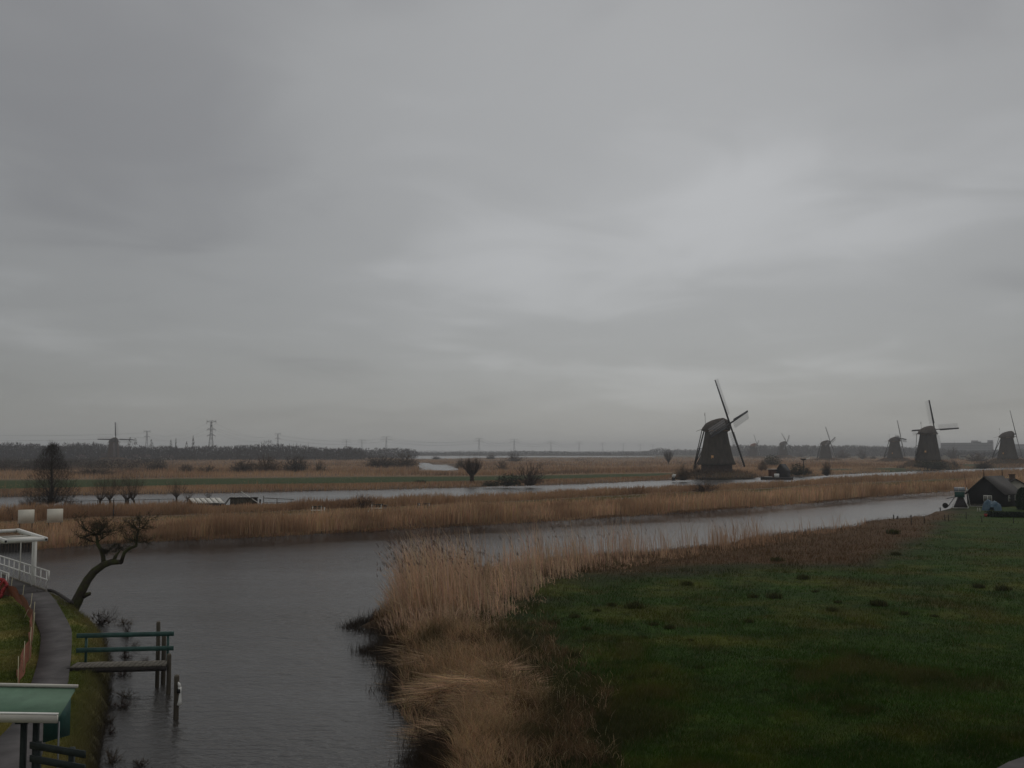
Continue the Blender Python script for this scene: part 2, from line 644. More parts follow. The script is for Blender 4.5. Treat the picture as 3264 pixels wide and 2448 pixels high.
class Land:
    """a land mass: outline rings (holes by even-odd), banks rising from the water, colours of its turf"""

    def __init__(self, rings, step, height, bank, jag=0.3, und=0.05, und_s=6.0):
        self.rings = [resample(r, step, jag) for r in rings]
        self.h, self.bank, self.und, self.us, self.step = height, bank, und, und_s, step
        self.bp = np.concatenate(self.rings)

    def dist(self, x, y):
        x, y = np.asarray(x, float).ravel(), np.asarray(y, float).ravel()
        out = np.empty(len(x))
        for i in range(0, len(x), 4000):
            d = (x[i:i + 4000, None] - self.bp[None, :, 0]) ** 2 + (y[i:i + 4000, None] - self.bp[None, :, 1]) ** 2
            out[i:i + 4000] = np.sqrt(d.min(1))
        return out

    def zz(self, x, y, d=None):
        d = self.dist(x, y) if d is None else d
        t = np.clip(d / self.bank, 0, 1)
        t = t * (2 - t)
        return -0.25 + (self.h + 0.25) * t + self.und * 2 * (fbm(x, y, self.us) - 0.5) * t

    def z(self, x, y):
        return float(self.zz(np.array([x]), np.array([y]))[0])

    def ins(self, x, y):
        c = np.zeros(np.asarray(x).shape, bool)
        for r in self.rings:
            c ^= inside(x, y, r)
        return c

    def build(self, name, cfun, angs, rmin, rmax, growth, label):
        pts = []
        r = rmin
        while r < rmax:
            na = int((angs[1] - angs[0]) / (growth - 1) / 1.6)
            a = np.linspace(angs[0], angs[1], na) + RNG.uniform(-0.4, 0.4, na) * (growth - 1)
            rr = r * (1 + RNG.uniform(-0.4, 0.4, na) * (growth - 1))
            pts.append(np.stack([rr * np.sin(a), rr * np.cos(a)], 1))
            r *= growth
        pts = np.concatenate(pts)
        pts = pts[self.ins(pts[:, 0], pts[:, 1])]
        d = self.dist(pts[:, 0], pts[:, 1])
        keep = d > 0.35 * np.array([self.step(p) for p in pts])
        pts = pts[keep]
        vs = [Vector(p) for p in self.bp] + [Vector(p) for p in pts]
        es, n = [], 0
        for rg in self.rings:
            k = len(rg)
            es += [(n + i, n + (i + 1) % k) for i in range(k)]
            n += k
        ov, _, of, *_ = delaunay_2d_cdt(vs, es, [], 0, 1e-6)
        V = np.array([(v.x, v.y) for v in ov])
        F = np.array([f for f in of if len(f) == 3])
        c = V[F].mean(1)
        F = F[self.ins(c[:, 0], c[:, 1])]
        D = self.dist(V[:, 0], V[:, 1])
        Z = self.zz(V[:, 0], V[:, 1], D)
        V3 = np.column_stack([V, Z])
        a, b, c3 = V3[F[:, 0]], V3[F[:, 1]], V3[F[:, 2]]
        flip = np.cross(b - a, c3 - a)[:, 2] < 0
        F[flip] = F[flip][:, ::-1]
        C = cfun(V[:, 0], V[:, 1], D)
        o = obj(name, mesh(name, V3, [F], M_LAND, C, True))
        tag(o, label, kind='structure')
        return o


def W(pxs, z=0.0):
    return [tuple(P(x, y, z)[:2]) for x, y in pxs]


# ------------------------------------------------------------------ ground colours
C_GRASS = np.array([0.022, 0.047, 0.004])
C_GRASS2 = np.array([0.056, 0.064, 0.008])
C_DRY = np.array([0.115, 0.066, 0.033])
C_RUSH = np.array([0.030, 0.030, 0.012])
C_MUD = np.array([0.032, 0.025, 0.019])
C_REED = np.array([0.57, 0.375, 0.23])
C_REEDW = np.array([0.34, 0.21, 0.12])
C_SCRUB = np.array([0.075, 0.058, 0.045])


def lerp(a, b, t):
    return a + (b - a) * np.asarray(t)[:, None]


def sstep(e0, e1, x):
    t = np.clip((x - e0) / (e1 - e0), 0, 1)
    return t * t * (3 - 2 * t)


# ------------------------------------------------------------------ land masses
A_W = [(1326, 2448), (1331, 2420), (1345, 2362), (1384, 2328), (1331, 2280), (1278, 2247), (1240, 2203), (1262, 2165), (1240, 2131), (1215, 2095),
       (1153, 2078), (1220, 2059), (1195, 2022), (1110, 2001), (1150, 1988), (1196, 1978), (1215, 1948)]
A_N = [(1250, 1905), (1330, 1868), (1450, 1843), (1600, 1820), (1800, 1795), (2000, 1775), (2183, 1762), (2256, 1757), (2357, 1727), (2541, 1707),
       (2707, 1683), (2755, 1666), (2831, 1664), (2883, 1659), (2932, 1647), (2983, 1631), (3018, 1622), (3060, 1612), (3110, 1598), (3200, 1588), (3400, 1575)]
ringA = W(A_W + A_N) + [(190.0, 150.0), (190.0, 6.0), (-1.0, 6.0), (-2.0, 18.0)]
B_E = [(310, 2448), (316, 2411), (330, 2348), (332, 2290), (351, 2221), (359, 2158), (364, 2110), (350, 2030), (325, 1996), (271, 1955), (244, 1938), (228, 1925),
       (180, 1905), (150, 1893), (100, 1884), (40, 1872), (-60, 1868), (-400, 1868)]
ringB = W(B_E, 0.45) + [(-60.0, 45.0), (-60.0, 6.0), (-6.0, 6.0), (-8.6, 18.0)]
C_NX = [-300, 0, 110, 300, 600, 900, 1150, 1466, 1850, 2200, 2600, 2764, 3041, 3264, 3700, 4200]
C_NY = [1775, 1757, 1752, 1735, 1722, 1708, 1695, 1677, 1656, 1632, 1602, 1586, 1565, 1547, 1522, 1500]
C_FX = [-300, 0, 300, 700, 1150, 1466, 1850, 2413, 2764, 3041, 3264, 3700, 4200]
C_FY = [1645, 1640, 1634, 1626, 1614, 1602, 1580, 1553, 1530, 1514, 1503, 1490, 1480]
ringC = W(list(zip(C_NX, C_NY))) + W(list(zip(C_FX, C_FY))[::-1])
D_X = [-600, 0, 221, 475, 700, 1150, 1466, 1850, 2100, 2413, 2600, 2764, 3041, 3264, 3900]
D_Y = [1600, 1586, 1580, 1575, 1572, 1563, 1555, 1544, 1532, 1523, 1518, 1509, 1498, 1491, 1476]
ringD = W(list(zip(D_X, D_Y))) + [(3000.0, 1400.0), (5200.0, 6200.0), (-5200.0, 6200.0), (-900.0, 600.0)]
lake = W([(1262, 1462), (1360, 1464.5), (1500, 1460), (1650, 1459), (2080, 1458), (2080, 1455), (1650, 1454), (1270, 1453.5)])
inlet = W([(1345, 1475), (1368, 1479), (1419, 1487), (1443, 1496), (1428, 1502), (1384, 1500), (1368, 1493), (1348, 1484)])

near = lambda p: max(0.22, 0.006 * math.hypot(p[0], p[1]))
mid = lambda p: max(0.5, 0.008 * math.hypot(p[0], p[1]))
far = lambda p: max(1.0, 0.014 * math.hypot(p[0], p[1]))
LA = Land([ringA], near, 0.60, 2.2, 0.35, 0.2, 5.0)
LB = Land([ringB], near, 0.85, 0.8, 0.18, 0.05, 4.0)
LC = Land([ringC], mid, 0.90, 4.0, 0.9, 0.06, 8.0)
LD = Land([ringD, lake, inlet], far, 0.60, 6.0, 1.0, 0.05, 30.0)


def colA(x, y, d):
    px, py = proj(x, y, 0.6)
    n1, n2 = fbm(x, y, 9.0), fbm(x + 91, y + 17, 2.6, 4)
    c = lerp(np.tile(C_GRASS, (len(x), 1)), C_GRASS2, sstep(0.45, 0.75, n2))
    c = lerp(c, C_DRY * 0.7, 0.3 * sstep(0.60, 0.78, fbm(x + 5, y - 40, 4.0)))
    c = c * (0.6 + 0.8 * fbm(x - 60, y + 9, 1.8, 4))[:, None]
    strawp = sstep(0.66, 0.76, fbm(x + 71, y - 13, 2.6, 3))
    c = lerp(c, np.array([0.085, 0.068, 0.024]), 0.5 * strawp)
    d = d * np.interp(y, [24, 40, 60], [1.75, 1.25, 1.0])
    shore = d - np.interp(px, [1500, 1900, 2300, 2700, 2920, 3060], [0, 3, 8, 11, 8, -2.5]) * sstep(0, 1, (2000 - py) / 200) - 3.5 + 5 * (fbm(x + 17, y - 5, 4.0, 3) - 0.5)
    # rough strip between reeds and pasture: tussocky, rushy
    rush = 1 - sstep(1.5, 6.5, shore + 6 * (n2 - 0.5))
    c = lerp(c, C_RUSH, 0.85 * rush)
    dry = 1 - sstep(-1.0, 2.6, shore + 5 * (n1 - 0.5) + 2 * (n2 - 0.5))
    c = lerp(c, C_DRY * 0.78, dry)
    c = lerp(c, C_MUD, 1 - sstep(0.3, 1.3, d + 0.5 * (n2 - 0.5)))
    return c


def colB(x, y, d):
    n2 = fbm(x + 31, y + 7, 2.2, 4)
    c = lerp(np.tile(np.array([0.080, 0.100, 0.018]), (len(x), 1)), np.array([0.18, 0.155, 0.046]), sstep(0.4, 0.7, n2))
    c = lerp(c, np.array([0.16, 0.125, 0.06]), 0.6 * (1 - sstep(0.3, 1.2, d)))
    return lerp(c, C_MUD, 1 - sstep(0.05, 0.5, d))


PATH_X = [108, 300, 500, 785, 1054, 1245, 1400, 1625, 1850, 2220, 2413, 2600, 2764, 3069, 3264, 3600]
PATH_Y = [1676, 1662, 1656, 1645, 1634, 1626, 1620, 1609, 1595, 1575, 1566, 1553, 1545, 1533, 1524, 1508]


def colC(x, y, d):
    px, py = proj(x, y, 0.9)
    pp = np.interp(px, PATH_X, PATH_Y)
    n = fbm(x, y, 7.0)
    c = np.tile(C_REED * 0.24, (len(x), 1))
    g = (1 - sstep(7, 17, np.abs(py - pp - 4))) * sstep(0.3, 0.5, n)
    c = lerp(c, np.array([0.085, 0.088, 0.030]), 0.85 * g)
    return lerp(c, C_MUD, 1 - sstep(0.2, 0.9, d))


G_X = [-600, 0, 700, 1150, 1466, 1850, 2100, 2165]
G_HI = [1533, 1531, 1525, 1520, 1519, 1513, 1508, 1508]
G_LO = [1566, 1562, 1547, 1542, 1536, 1527, 1518, 1509]


def greenD(px, py, n):
    lo, hi = np.interp(px, G_X, G_LO), np.interp(px, G_X, G_HI)
    g = sstep(hi - 2, hi + 2, py) * (1 - sstep(lo - 3, lo + 3, py + 8 * (n - 0.5))) * (px < 2170)
    for cx, cy, rx, ry in ((2660, 1500, 60, 5), (2840, 1497, 55, 5), (3105, 1485, 40, 6), (3250, 1474, 60, 4), (2240, 1515, 50, 6)):
        g = np.maximum(g, 1 - sstep(0.7, 1.2, ((px - cx) / rx) ** 2 + ((py - cy) / ry) ** 2 + (n - 0.5)))
    return g


def colD(x, y, d):
    px, py = proj(x, y, 0.6)
    r = np.hypot(x, y)
    n1, n2 = fbm(x, y, 60.0), fbm(x + 400, y, 18.0)
    c = lerp(np.tile(C_REEDW * 0.6, (len(x), 1)), C_REED * 0.3, sstep(0.4, 0.65, n1))
    sc = (1 - sstep(150, 900, px)) * sstep(1455, 1470, py) * (1 - sstep(1495, 1506, py))
    c = lerp(c, C_SCRUB, np.maximum(0.85 * sc, 0.6 * sstep(0.55, 0.7, n2)))
    c = lerp(c, np.array([0.036, 0.054, 0.012]), greenD(px, py, n2))
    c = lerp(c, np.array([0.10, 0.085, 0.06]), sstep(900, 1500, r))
    return lerp(c, C_MUD, 1 - sstep(1, 4.0, d))


WATER_EXT = 6300
obj('water', mesh('water', [(-WATER_EXT, -60, 0), (WATER_EXT, -60, 0), (WATER_EXT, WATER_EXT, 0), (-WATER_EXT, WATER_EXT, 0)], [np.array([[0, 1, 2, 3]])], M_WATER))
tag(bpy.data.objects['water'], 'grey rippled water of the two canals and the lake', kind='structure')
LA.build('meadow_ground', colA, (R(-12), R(88)), 7, 250, 1.012, 'dark green rough meadow with a brown reedy margin')
LB.build('bank_ground', colB, (R(-84), R(-12)), 7, 75, 1.012, 'mossy grass bank beside the asphalt path')
LC.build('dike_ground', colC, (R(-50), R(60)), 70, 900, 1.014, 'low reed covered dike between the two canals')
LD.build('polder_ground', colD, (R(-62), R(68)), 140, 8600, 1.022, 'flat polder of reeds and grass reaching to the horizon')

# ------------------------------------------------------------------ paths and kerbs


def ribbon(name, left, right, m, label, thick=0.05):
    n = len(left)
    V = np.array(list(left) + list(right) + [p - np.array([0, 0, thick]) for p in list(left) + list(right)])
    Q = []
    for i in range(n - 1):
        Q.append((i, n + i, n + i + 1, i + 1))
        Q.append((2 * n + i, i, i + 1, 2 * n + i + 1))
        Q.append((n + i, 3 * n + i, 3 * n + i + 1, n + i + 1))
    o = obj(name, mesh(name, V, [np.array(Q)], m))
    return tag(o, label, kind='structure')


def smooth_line(px, k=6):
    px = np.array(px, float)
    out = []
    for i in range(len(px) - 1):
        p0, p1, p2, p3 = px[max(i - 1, 0)], px[i], px[i + 1], px[min(i + 2, len(px) - 1)]
        for t in np.linspace(0, 1, k, endpoint=False):
            out.append(0.5 * ((2 * p1) + (-p0 + p2) * t + (2 * p0 - 5 * p1 + 4 * p2 - p3) * t * t + (-p0 + 3 * p1 - 3 * p2 + p3) * t ** 3))
    out.append(px[-1])
    return out


ZP = 0.93
pl = smooth_line([(-190, 2560), (-70, 2448), (-20, 2370), (50, 2290), (100, 2175), (106, 2158), (123, 2095), (130, 2032), (122, 2000), (100, 1953), (60, 1905), (30, 1884)])
pr = smooth_line([(60, 2560), (120, 2448), (136, 2390), (165, 2300), (214, 2175), (218, 2158), (226, 2095), (229, 2032), (225, 2000), (196, 1945), (172, 1908), (148, 1880)])
ribbon('path', [P(x, y, ZP) for x, y in pl], [P(x, y, ZP) for x, y in pr], M_ASPH, 'grey asphalt footpath curving up to the white bridge', 0.12)
lw = []
rw = []
for x, y in smooth_line(list(zip(PATH_X, PATH_Y)), 4):
    c = P(x, y, 1.0)
    lw.append(c + np.array([-0.1, 0.75, 0]))
    rw.append(c + np.array([0.1, -0.75, 0]))
ribbon('dike_path', lw, rw, M_CONC, 'narrow pale path running along the dike', 0.12)
tl = [P(x, y, 0.98) for x, y in [(190, 1690), (350, 1682), (500, 1674), (620, 1668), (722, 1663)]]
ribbon('dike_track', [p + np.array([0, 0.3, 0]) for p in tl], [p - np.array([0, 0.3, 0]) for p in tl], M_CONC, 'thin pale track beside the dike path', 0.1)
cl = [P(x, y, 0.74) for x, y in [(3170, 2452), (3215, 2428), (3290, 2402), (3400, 2370)]]
cr = [P(x, y, 0.74) for x, y in [(3200, 2500), (3270, 2470), (3350, 2440), (3460, 2400)]]
ribbon('meadow_path', cl, cr, M_ASPH, 'corner of a grey path cutting the meadow', 0.2)

# ------------------------------------------------------------------ windmills


def mill_meshes():
    M = {}
    oct_ = R(22.5)
    # thatched octagon, flaring to the foot
    prof = [(5.25, 2.3), (5.75, 2.35), (5.4, 3.1), (4.85, 4.6), (4.42, 6.4), (4.0, 8.4), (3.62, 10.4), (3.3, 12.35)]
    V, Q = [], []
    for r, z in prof:
        for k in range(8):
            for e in (-8, 8):
                a = oct_ + R(45 * k + e)
                V.append((r * math.cos(a), r * math.sin(a), z))
    for i in range(len(prof) - 1):
        for k in range(16):
            Q.append((i * 16 + k, i * 16 + (k + 1) % 16, (i + 1) * 16 + (k + 1) % 16, (i + 1) * 16 + k))
    M['body'] = MB().add(V, Q).mesh('body', M_THATCH)
    V, Q = [], []
    for r, z in [(5.4, 0.3), (5.9, 0.35), (5.5, 1.3), (5.0, 3.2), (4.55, 5.4), (4.08, 8.0), (3.64, 10.4), (3.3, 12.35)]:
        for k in range(8):
            for e in (-8, 8):
                a = oct_ + R(45 * k + e)
                V.append((r * math.cos(a), r * math.sin(a), z))
    for i in range(7):
        for k in range(16):
            Q.append((i * 16 + k, i * 16 + (k + 1) % 16, (i + 1) * 16 + (k + 1) % 16, (i + 1) * 16 + k))
    M['low'] = MB().add(V, Q).mesh('body', M_THATCH)
    M['base'] = MB().lathe([(4.7, -4.5), (4.6, 2.32)], 8, oct_).mesh('base', M_BRICKD)
    rp = [(4.9, -4.5), (4.7, -1.0), (4.5, 2.0), (4.15, 5), (3.75, 8.5), (3.4, 12.35)]
    M['round'] = MB().lathe(rp, 28).mesh('body', M_BRICKD, True)
    M['curb'] = MB().lathe([(3.62, 12.3), (3.75, 12.32), (3.75, 12.6), (3.6, 12.62)], 24).mesh('curb', M_TRIM, True)
    # boat-shaped cap: stations along the shaft (x, half width, foot z, ridge z)
    st = [(-4.35, 0.9, 12.75, 13.35), (-3.9, 2.0, 12.5, 13.8), (-2.6, 3.25, 12.42, 15.0), (-0.8, 3.75, 12.40, 15.75), (1.0, 3.6, 12.40, 16.2), (2.4, 3.0, 12.42, 16.35), (3.35, 2.35, 12.5, 15.9), (3.75, 1.9, 12.75, 15.2)]
    na = 13
    V, Q = [], []
    for x, hw, z0, z1 in st:
        for k in range(na):
            a = math.pi * k / (na - 1)
            cx, sz = math.cos(a), math.sin(a)
            V.append((x, hw * math.copysign(abs(cx) ** 0.8, cx), z0 + (z1 - z0) * sz ** 1.15))
    for i in range(len(st) - 1):
        for k in range(na - 1):
            Q.append((i * na + k, i * na + k + 1, (i + 1) * na + k + 1, (i + 1) * na + k))
    T = [(0, k + 1, k) for k in range(1, na - 1)]
    e = (len(st) - 1) * na
    T += [(e, e + k, e + k + 1) for k in range(1, na - 1)]
    for i in range(len(st) - 1):
        Q.append((i * na, (i + 1) * na, (i + 1) * na + na - 1, i * na + na - 1))
    M['cap'] = MB().add(V, Q, T).mesh('cap', M_THATCHC, True)
    M['capred'] = MB().add(V, Q, T).mesh('cap', M_THATCHR, True)
    M['shaft'] = MB().tube([(2.6, 0, 14.2), (4.9, 0, 14.65)], 0.32, 8).mesh('wind_shaft', M_MILLWOOD)
    # one sail: stock with leading board, pointing up (+Z), lattice on +Y
    b = MB().bar((0, 0, -0.5), (0, 0, 13.8), 0.42, 0.42, (1, 0, 0), 0.24, 0.24)
    M['stock'] = b.mesh('sail', M_MILLWOOD)
    b = MB().prism([(0.09, -0.12, 2.7), (0.09, -0.62, 2.9), (0.09, -0.50, 13.7), (0.09, -0.06, 13.7)], (0.05, 0, 0))
    M['lead'] = b.mesh('leading_board', M_SAILBOARD)
    b = MB()
    for z in np.arange(2.6, 13.75, 0.62):
        b.bar((-0.02, 0.0, z), (-0.10, 2.05, z), 0.07, 0.05)
    for y in (0.7, 1.38, 2.05):
        b.bar((-0.02 - 0.04 * y, y, 2.55), (-0.02 - 0.04 * y, y, 13.75), 0.05, 0.06)
    M['lattice'] = b.mesh('sail_lattice', M_LATTICE)
    foot = np.array([-7.7, 0, 1.0])
    M['tail'] = MB().bar((-4.0, 0, 12.9), foot, 0.30).mesh('tail_pole', M_MILLWOOD)
    M['spruit'] = [MB().bar((-2.9, -3.6, 12.55), (-2.9, 3.6, 12.55), 0.26).mesh('cross_beam', M_MILLWOOD),
                   MB().bar((1.9, -4.4, 12.75), (1.9, 4.4, 12.75), 0.28).mesh('cross_beam', M_MILLWOOD)]
    M['brace'] = []
    for s in (-1, 1):
        M['brace'].append(MB().bar((-2.9, 3.5 * s, 12.5), foot + np.array([0.15, 0.1 * s, 1.4]), 0.2).mesh('brace', M_MILLWOOD))
        M['brace'].append(MB().bar((1.9, 4.3 * s, 12.7), foot + np.array([0.35, 0.25 * s, 0.2]), 0.2).mesh('brace', M_MILLWOOD))
    M['tie'] = MB().bar((-5.7, -1.5, 7.2), (-5.7, 1.5, 7.2), 0.16).mesh('tie_beam', M_MILLWOOD)
    w_ = MB()
    ring = [foot + np.array([0.0, 0.75 * math.cos(a), 0.4 + 0.75 * math.sin(a)]) for a in np.linspace(0, 2 * math.pi, 17)]
    w_.tube(ring, 0.06, 5)
    for a in np.linspace(0, math.pi, 4, endpoint=False):
        v = np.array([0, 0.75 * math.cos(a), 0.75 * math.sin(a)])
        w_.bar(foot + np.array([0, 0, 0.4]) - v, foot + np.array([0, 0, 0.4]) + v, 0.06)
    M['wheel'] = w_.mesh('winch_wheel', M_MILLWOOD)
    M['staff'] = MB().bar((-3.6, 0, 13.6), (-3.75, 0, 18.2), 0.09, 0.09, (0, 1, 0), 0.05, 0.05).mesh('staff', M_MILLWOOD)
    M['vane'] = MB().prism([(-3.72, 0, 16.8), (-3.95, 0.05, 17.4), (-3.74, 0, 18.3)], (0, 0.04, 0)).mesh('vane', M_MILLWOOD)
    M['rear'] = MB().bar((-4.2, 0, 13.2), (-7.0, 0.2, 12.4), 0.13, 0.13, (0, 0, 1), 0.08, 0.08).mesh('rear_spar', M_MILLWOOD)
    M['bar_front'] = MB().bar((3.5, -0.9, 13.1), (5.0, -1.0, 12.9), 0.3).bar((4.7, -1.0, 12.9), (4.9, -1.0, 13.5), 0.22).mesh('storm_beam', M_MILLWOOD)
    M['window'] = MB().box((-0.42, -0.06, -0.5), (0.42, 0.06, 0.5)).mesh('window', M_TRIM)
    M['pane'] = MB().box((-0.33, -0.09, -0.42), (0.33, -0.04, 0.42)).mesh('pane', M_LIT)
    M['panedk'] = MB().box((-0.33, -0.09, -0.42), (0.33, -0.04, 0.42)).mesh('pane', M_GLASSPALE)
    M['door'] = MB().box((-0.7, -0.1, 0), (0.7, 0.1, 2.2)).mesh('door', M_GREENDK)
    return M


MOUNDS = []


def mound(cx, cy, rx, top, label):
    b = MB()
    b.lathe([(rx, -0.3), (rx * 0.86, top * 0.3), (rx * 0.7, top * 0.72), (rx * 0.5, top * 0.97), (0.3, top)], 22)
    V = np.concatenate(b.V)
    V[:, 2] += 0.35 * (fbm(V[:, 0] + cx, V[:, 1], 5.0) - 0.5)
    C = lerp(np.tile(C_SCRUB * 1.3, (len(V), 1)), np.array([0.085, 0.065, 0.035]), sstep(0.45, 0.6, fbm(V[:, 0], V[:, 1] + cx, 4.0)))
    o = obj('mound', mesh('mound', V, [np.concatenate(b.Q), np.concatenate(b.T)], M_LAND, C, True), None, (cx, cy, 0.5))
    MOUNDS.append((cx, cy, rx, top))
    return tag(o, label, kind='structure')


MM = mill_meshes()
SHAFT_TILT = R(11)
HUB = (4.55, 0, 14.58)


def windmill(label, px, py_hub, d, phi, sail, ground=None, cap='cap', body='low', lit=(), tail=True, group='drainage mills along the far bank'):
    """px, py_hub: where the hub shows; d distance; phi: shaft turned towards (+) or away (-) from the viewer"""
    h = PD(px, py_hub, d)
    al = math.atan2(h[0], h[1])
    yaw = -(al + R(phi))
    ax = np.array([math.cos(yaw), math.sin(yaw)])
    base = np.array([h[0], h[1]]) - ax * HUB[0]
    z0 = h[2] - HUB[2]
    t = thing('windmill', label, 'windmill', (base[0], base[1], z0), yaw, group)
    obj('body', MM[body], t)
    if body != 'round':
        obj('base', MM['base'], t)
    mound(base[0], base[1], 11.5 if d < 310 else 13.0, max(0.6, z0 - 0.35), 'low overgrown mound under a windmill')
    obj('curb', MM['curb'], t)
    obj('cap', MM[cap], t)
    obj('wind_shaft', MM['shaft'], t)
    for k in range(4):
        s = obj('sail', MM['stock'], t, HUB)
        s.rotation_euler = (Matrix.Rotation(-SHAFT_TILT, 3, 'Y') @ Matrix.Rotation(R(sail + 90 * k), 3, 'X')).to_euler()
        obj('leading_board', MM['lead'], s)
        obj('sail_lattice', MM['lattice'], s)
    obj('tail_pole', MM['tail'], t)
    for m in MM['spruit']:
        obj('cross_beam', m, t)
    for m in MM['brace']:
        obj('brace', m, t)
    obj('tie_beam', MM['tie'], t)
    obj('winch_wheel', MM['wheel'], t)
    st = obj('staff', MM['staff'], t)
    obj('vane', MM['vane'], st)
    obj('rear_spar', MM['rear'], t)
    obj('storm_beam', MM['bar_front'], t)
    # windows look towards the viewer, set into the sloping wall
    for az, z, on in lit:
        r = float(np.interp(z, [2.3, 4.6, 8.4, 12.3], [5.6, 4.8, 3.95, 3.25])) + 0.0
        wa = -(al) - math.pi / 2 + R(az) - yaw
        wo = obj('window', MM['window'], t, (r * math.cos(wa), r * math.sin(wa), z), (R(-7), 0, wa + math.pi / 2))
        obj('pane', MM['pane' if on else 'panedk'], wo)
    return t


windmill('large thatched windmill with two lit sails raised beside the broad black tail braces', 2326, 1350, 300, 28, 107 - 90, body='body', lit=((-14, 4.6, True),))
windmill('thatched windmill with its sail lattices on the upper side, right of the small tail-on mill', 2979, 1369, 463, -47, -2, lit=((-12, 4.4, True),))
windmill('smaller thatched windmill standing close to the one with upper-side lattices', 2872, 1398, 729, 15, -3, lit=((-20, 4.0, True),))
windmill('distant grey windmill with steep crossed sails against the long wood', 2647, 1409, 864, 22, 18)
windmill('distant pale windmill whose upper sails open in a narrow V', 2508, 1411, 1140, 25, 41)
windmill('faint far windmill with a reddish cap beyond the large thatched one', 2413, 1417, 1240, 15, 24, cap='capred')
windmill('thatched windmill with one upright edge-on sail near the apartment block', 3238, 1383, 570, 1, 0, lit=((-25, 3.6, True),))
windmill('dark round windmill with sails set in an upright cross before the poplars', 369, 1401, 780, 72, -1, body='round', group=None)

# ------------------------------------------------------------------ hut, small mill and garden by the water


def yaw_at(p, phi):
    """yaw of a local +X axis that points to the viewer's right and is turned phi towards the viewer"""
    return -(math.atan2(p[0], p[1]) + R(phi))


def mini_mill():
    c = P(3062, 1619, 0.62)
    yw = yaw_at(c, 2)
    t = thing('toy_windmill', 'small dark garden windmill on white struts at the water edge', 'small windmill', c, yw)
    MB().box((-0.95, -0.7, 0.0), (0.95, 0.7, 0.07)).obj('platform', M_OFFWHITE, t)
    pyr = MB()
    V = [(-0.85, -0.6, 0.07), (0.85, -0.6, 0.07), (0.85, 0.6, 0.07), (-0.85, 0.6, 0.07), (-0.30, -0.28, 1.42), (0.34, -0.28, 1.42), (0.34, 0.28, 1.42), (-0.30, 0.28, 1.42)]
    pyr.add(V, [(0, 3, 2, 1), (4, 5, 6, 7), (0, 1, 5, 4), (1, 2, 6, 5), (2, 3, 7, 6), (3, 0, 4, 7)])
    pyr.obj('trestle', mat('weathered_tar', (0.06, 0.052, 0.055), 0.85, 0.2, noise=0.3, nscale=4), t)
    for x in (-1, 1):
        MB().bar((0.42 * x, -0.4, 1.42), (0.98 * x, -0.74, 0.1), 0.075).obj('strut', M_WHITE, t)
    hd = MB().box((-0.66, -0.5, 1.42), (0.52, 0.5, 2.12)).obj('head', M_GREENDK, t)
    MB().box((-0.70, -0.54, 2.12), (0.56, 0.54, 2.17)).obj('trim', M_OFFWHITE, hd)
    rf = MB()
    n = 7
    arc = [(0.53 * math.cos(a), 2.17 + 0.55 * math.sin(a)) for a in np.linspace(0, math.pi, n)]
    V = [(x, y, z) for x in (-0.72, 0.58) for y, z in arc]
    Q = [(i, i + 1, n + i + 1, n + i) for i in range(n - 1)] + [(0, n, 2 * n - 1, n - 1)]
    T = [(0, k + 1, k) for k in range(1, n - 1)] + [(n, n + k, n + k + 1) for k in range(1, n - 1)]
    ro = rf.add(V, Q, T).obj('roof', M_GREYMET, t)
    MB().box((-0.20, -0.55, 2.2), (-0.15, 0.0, 2.74)).obj('seam', M_OFFWHITE, ro)
    MB().tube([(0.5, 0, 2.35), (0.95, 0, 2.42)], 0.06, 6).obj('wind_shaft', M_OFFWHITE, t)
    for k in range(4):
        s = MB().bar((0, 0, 0), (0, 0, 2.15), 0.06, 0.06, (1, 0, 0), 0.035, 0.035).obj('sail', M_MILLWOOD, t, loc=(0.85, 0, 2.4))
        s.rotation_euler = (Matrix.Rotation(-R(9), 3, 'Y') @ Matrix.Rotation(R(4 + 90 * k), 3, 'X')).to_euler()
        b = MB()
        for z in np.arange(0.5, 2.15, 0.16):
            b.bar((0, 0, z), (-0.02, 0.34, z), 0.025)
        b.bar((-0.02, 0.34, 0.5), (-0.02, 0.34, 2.12), 0.03)
        b.obj('sail_lattice', M_WHITE, s)
    MB().bar((-0.62, 0, 1.5), (-1.55, 0, 0.12), 0.09).obj('tail_pole', M_MILLWOOD, t)
    MB().bar((-0.6, -0.1, 1.46), (-1.65, -0.3, 1.2), 0.07).obj('rear_spar', M_MILLWOOD, t)
    ring = [(-1.85 + 0.3 * math.cos(a), -0.1, 0.28 + 0.3 * math.sin(a)) for a in np.linspace(0, 2 * math.pi, 13)]
    MB().tube(ring, 0.07, 5).add(*(lambda q: (q.V[0], q.Q[0], q.T[0]))(MB().tube([(-1.85, -0.16, 0.28), (-1.85, -0.04, 0.28)], 0.24, 10))).obj('winch_wheel', M_MILLWOOD, t)


mini_mill()


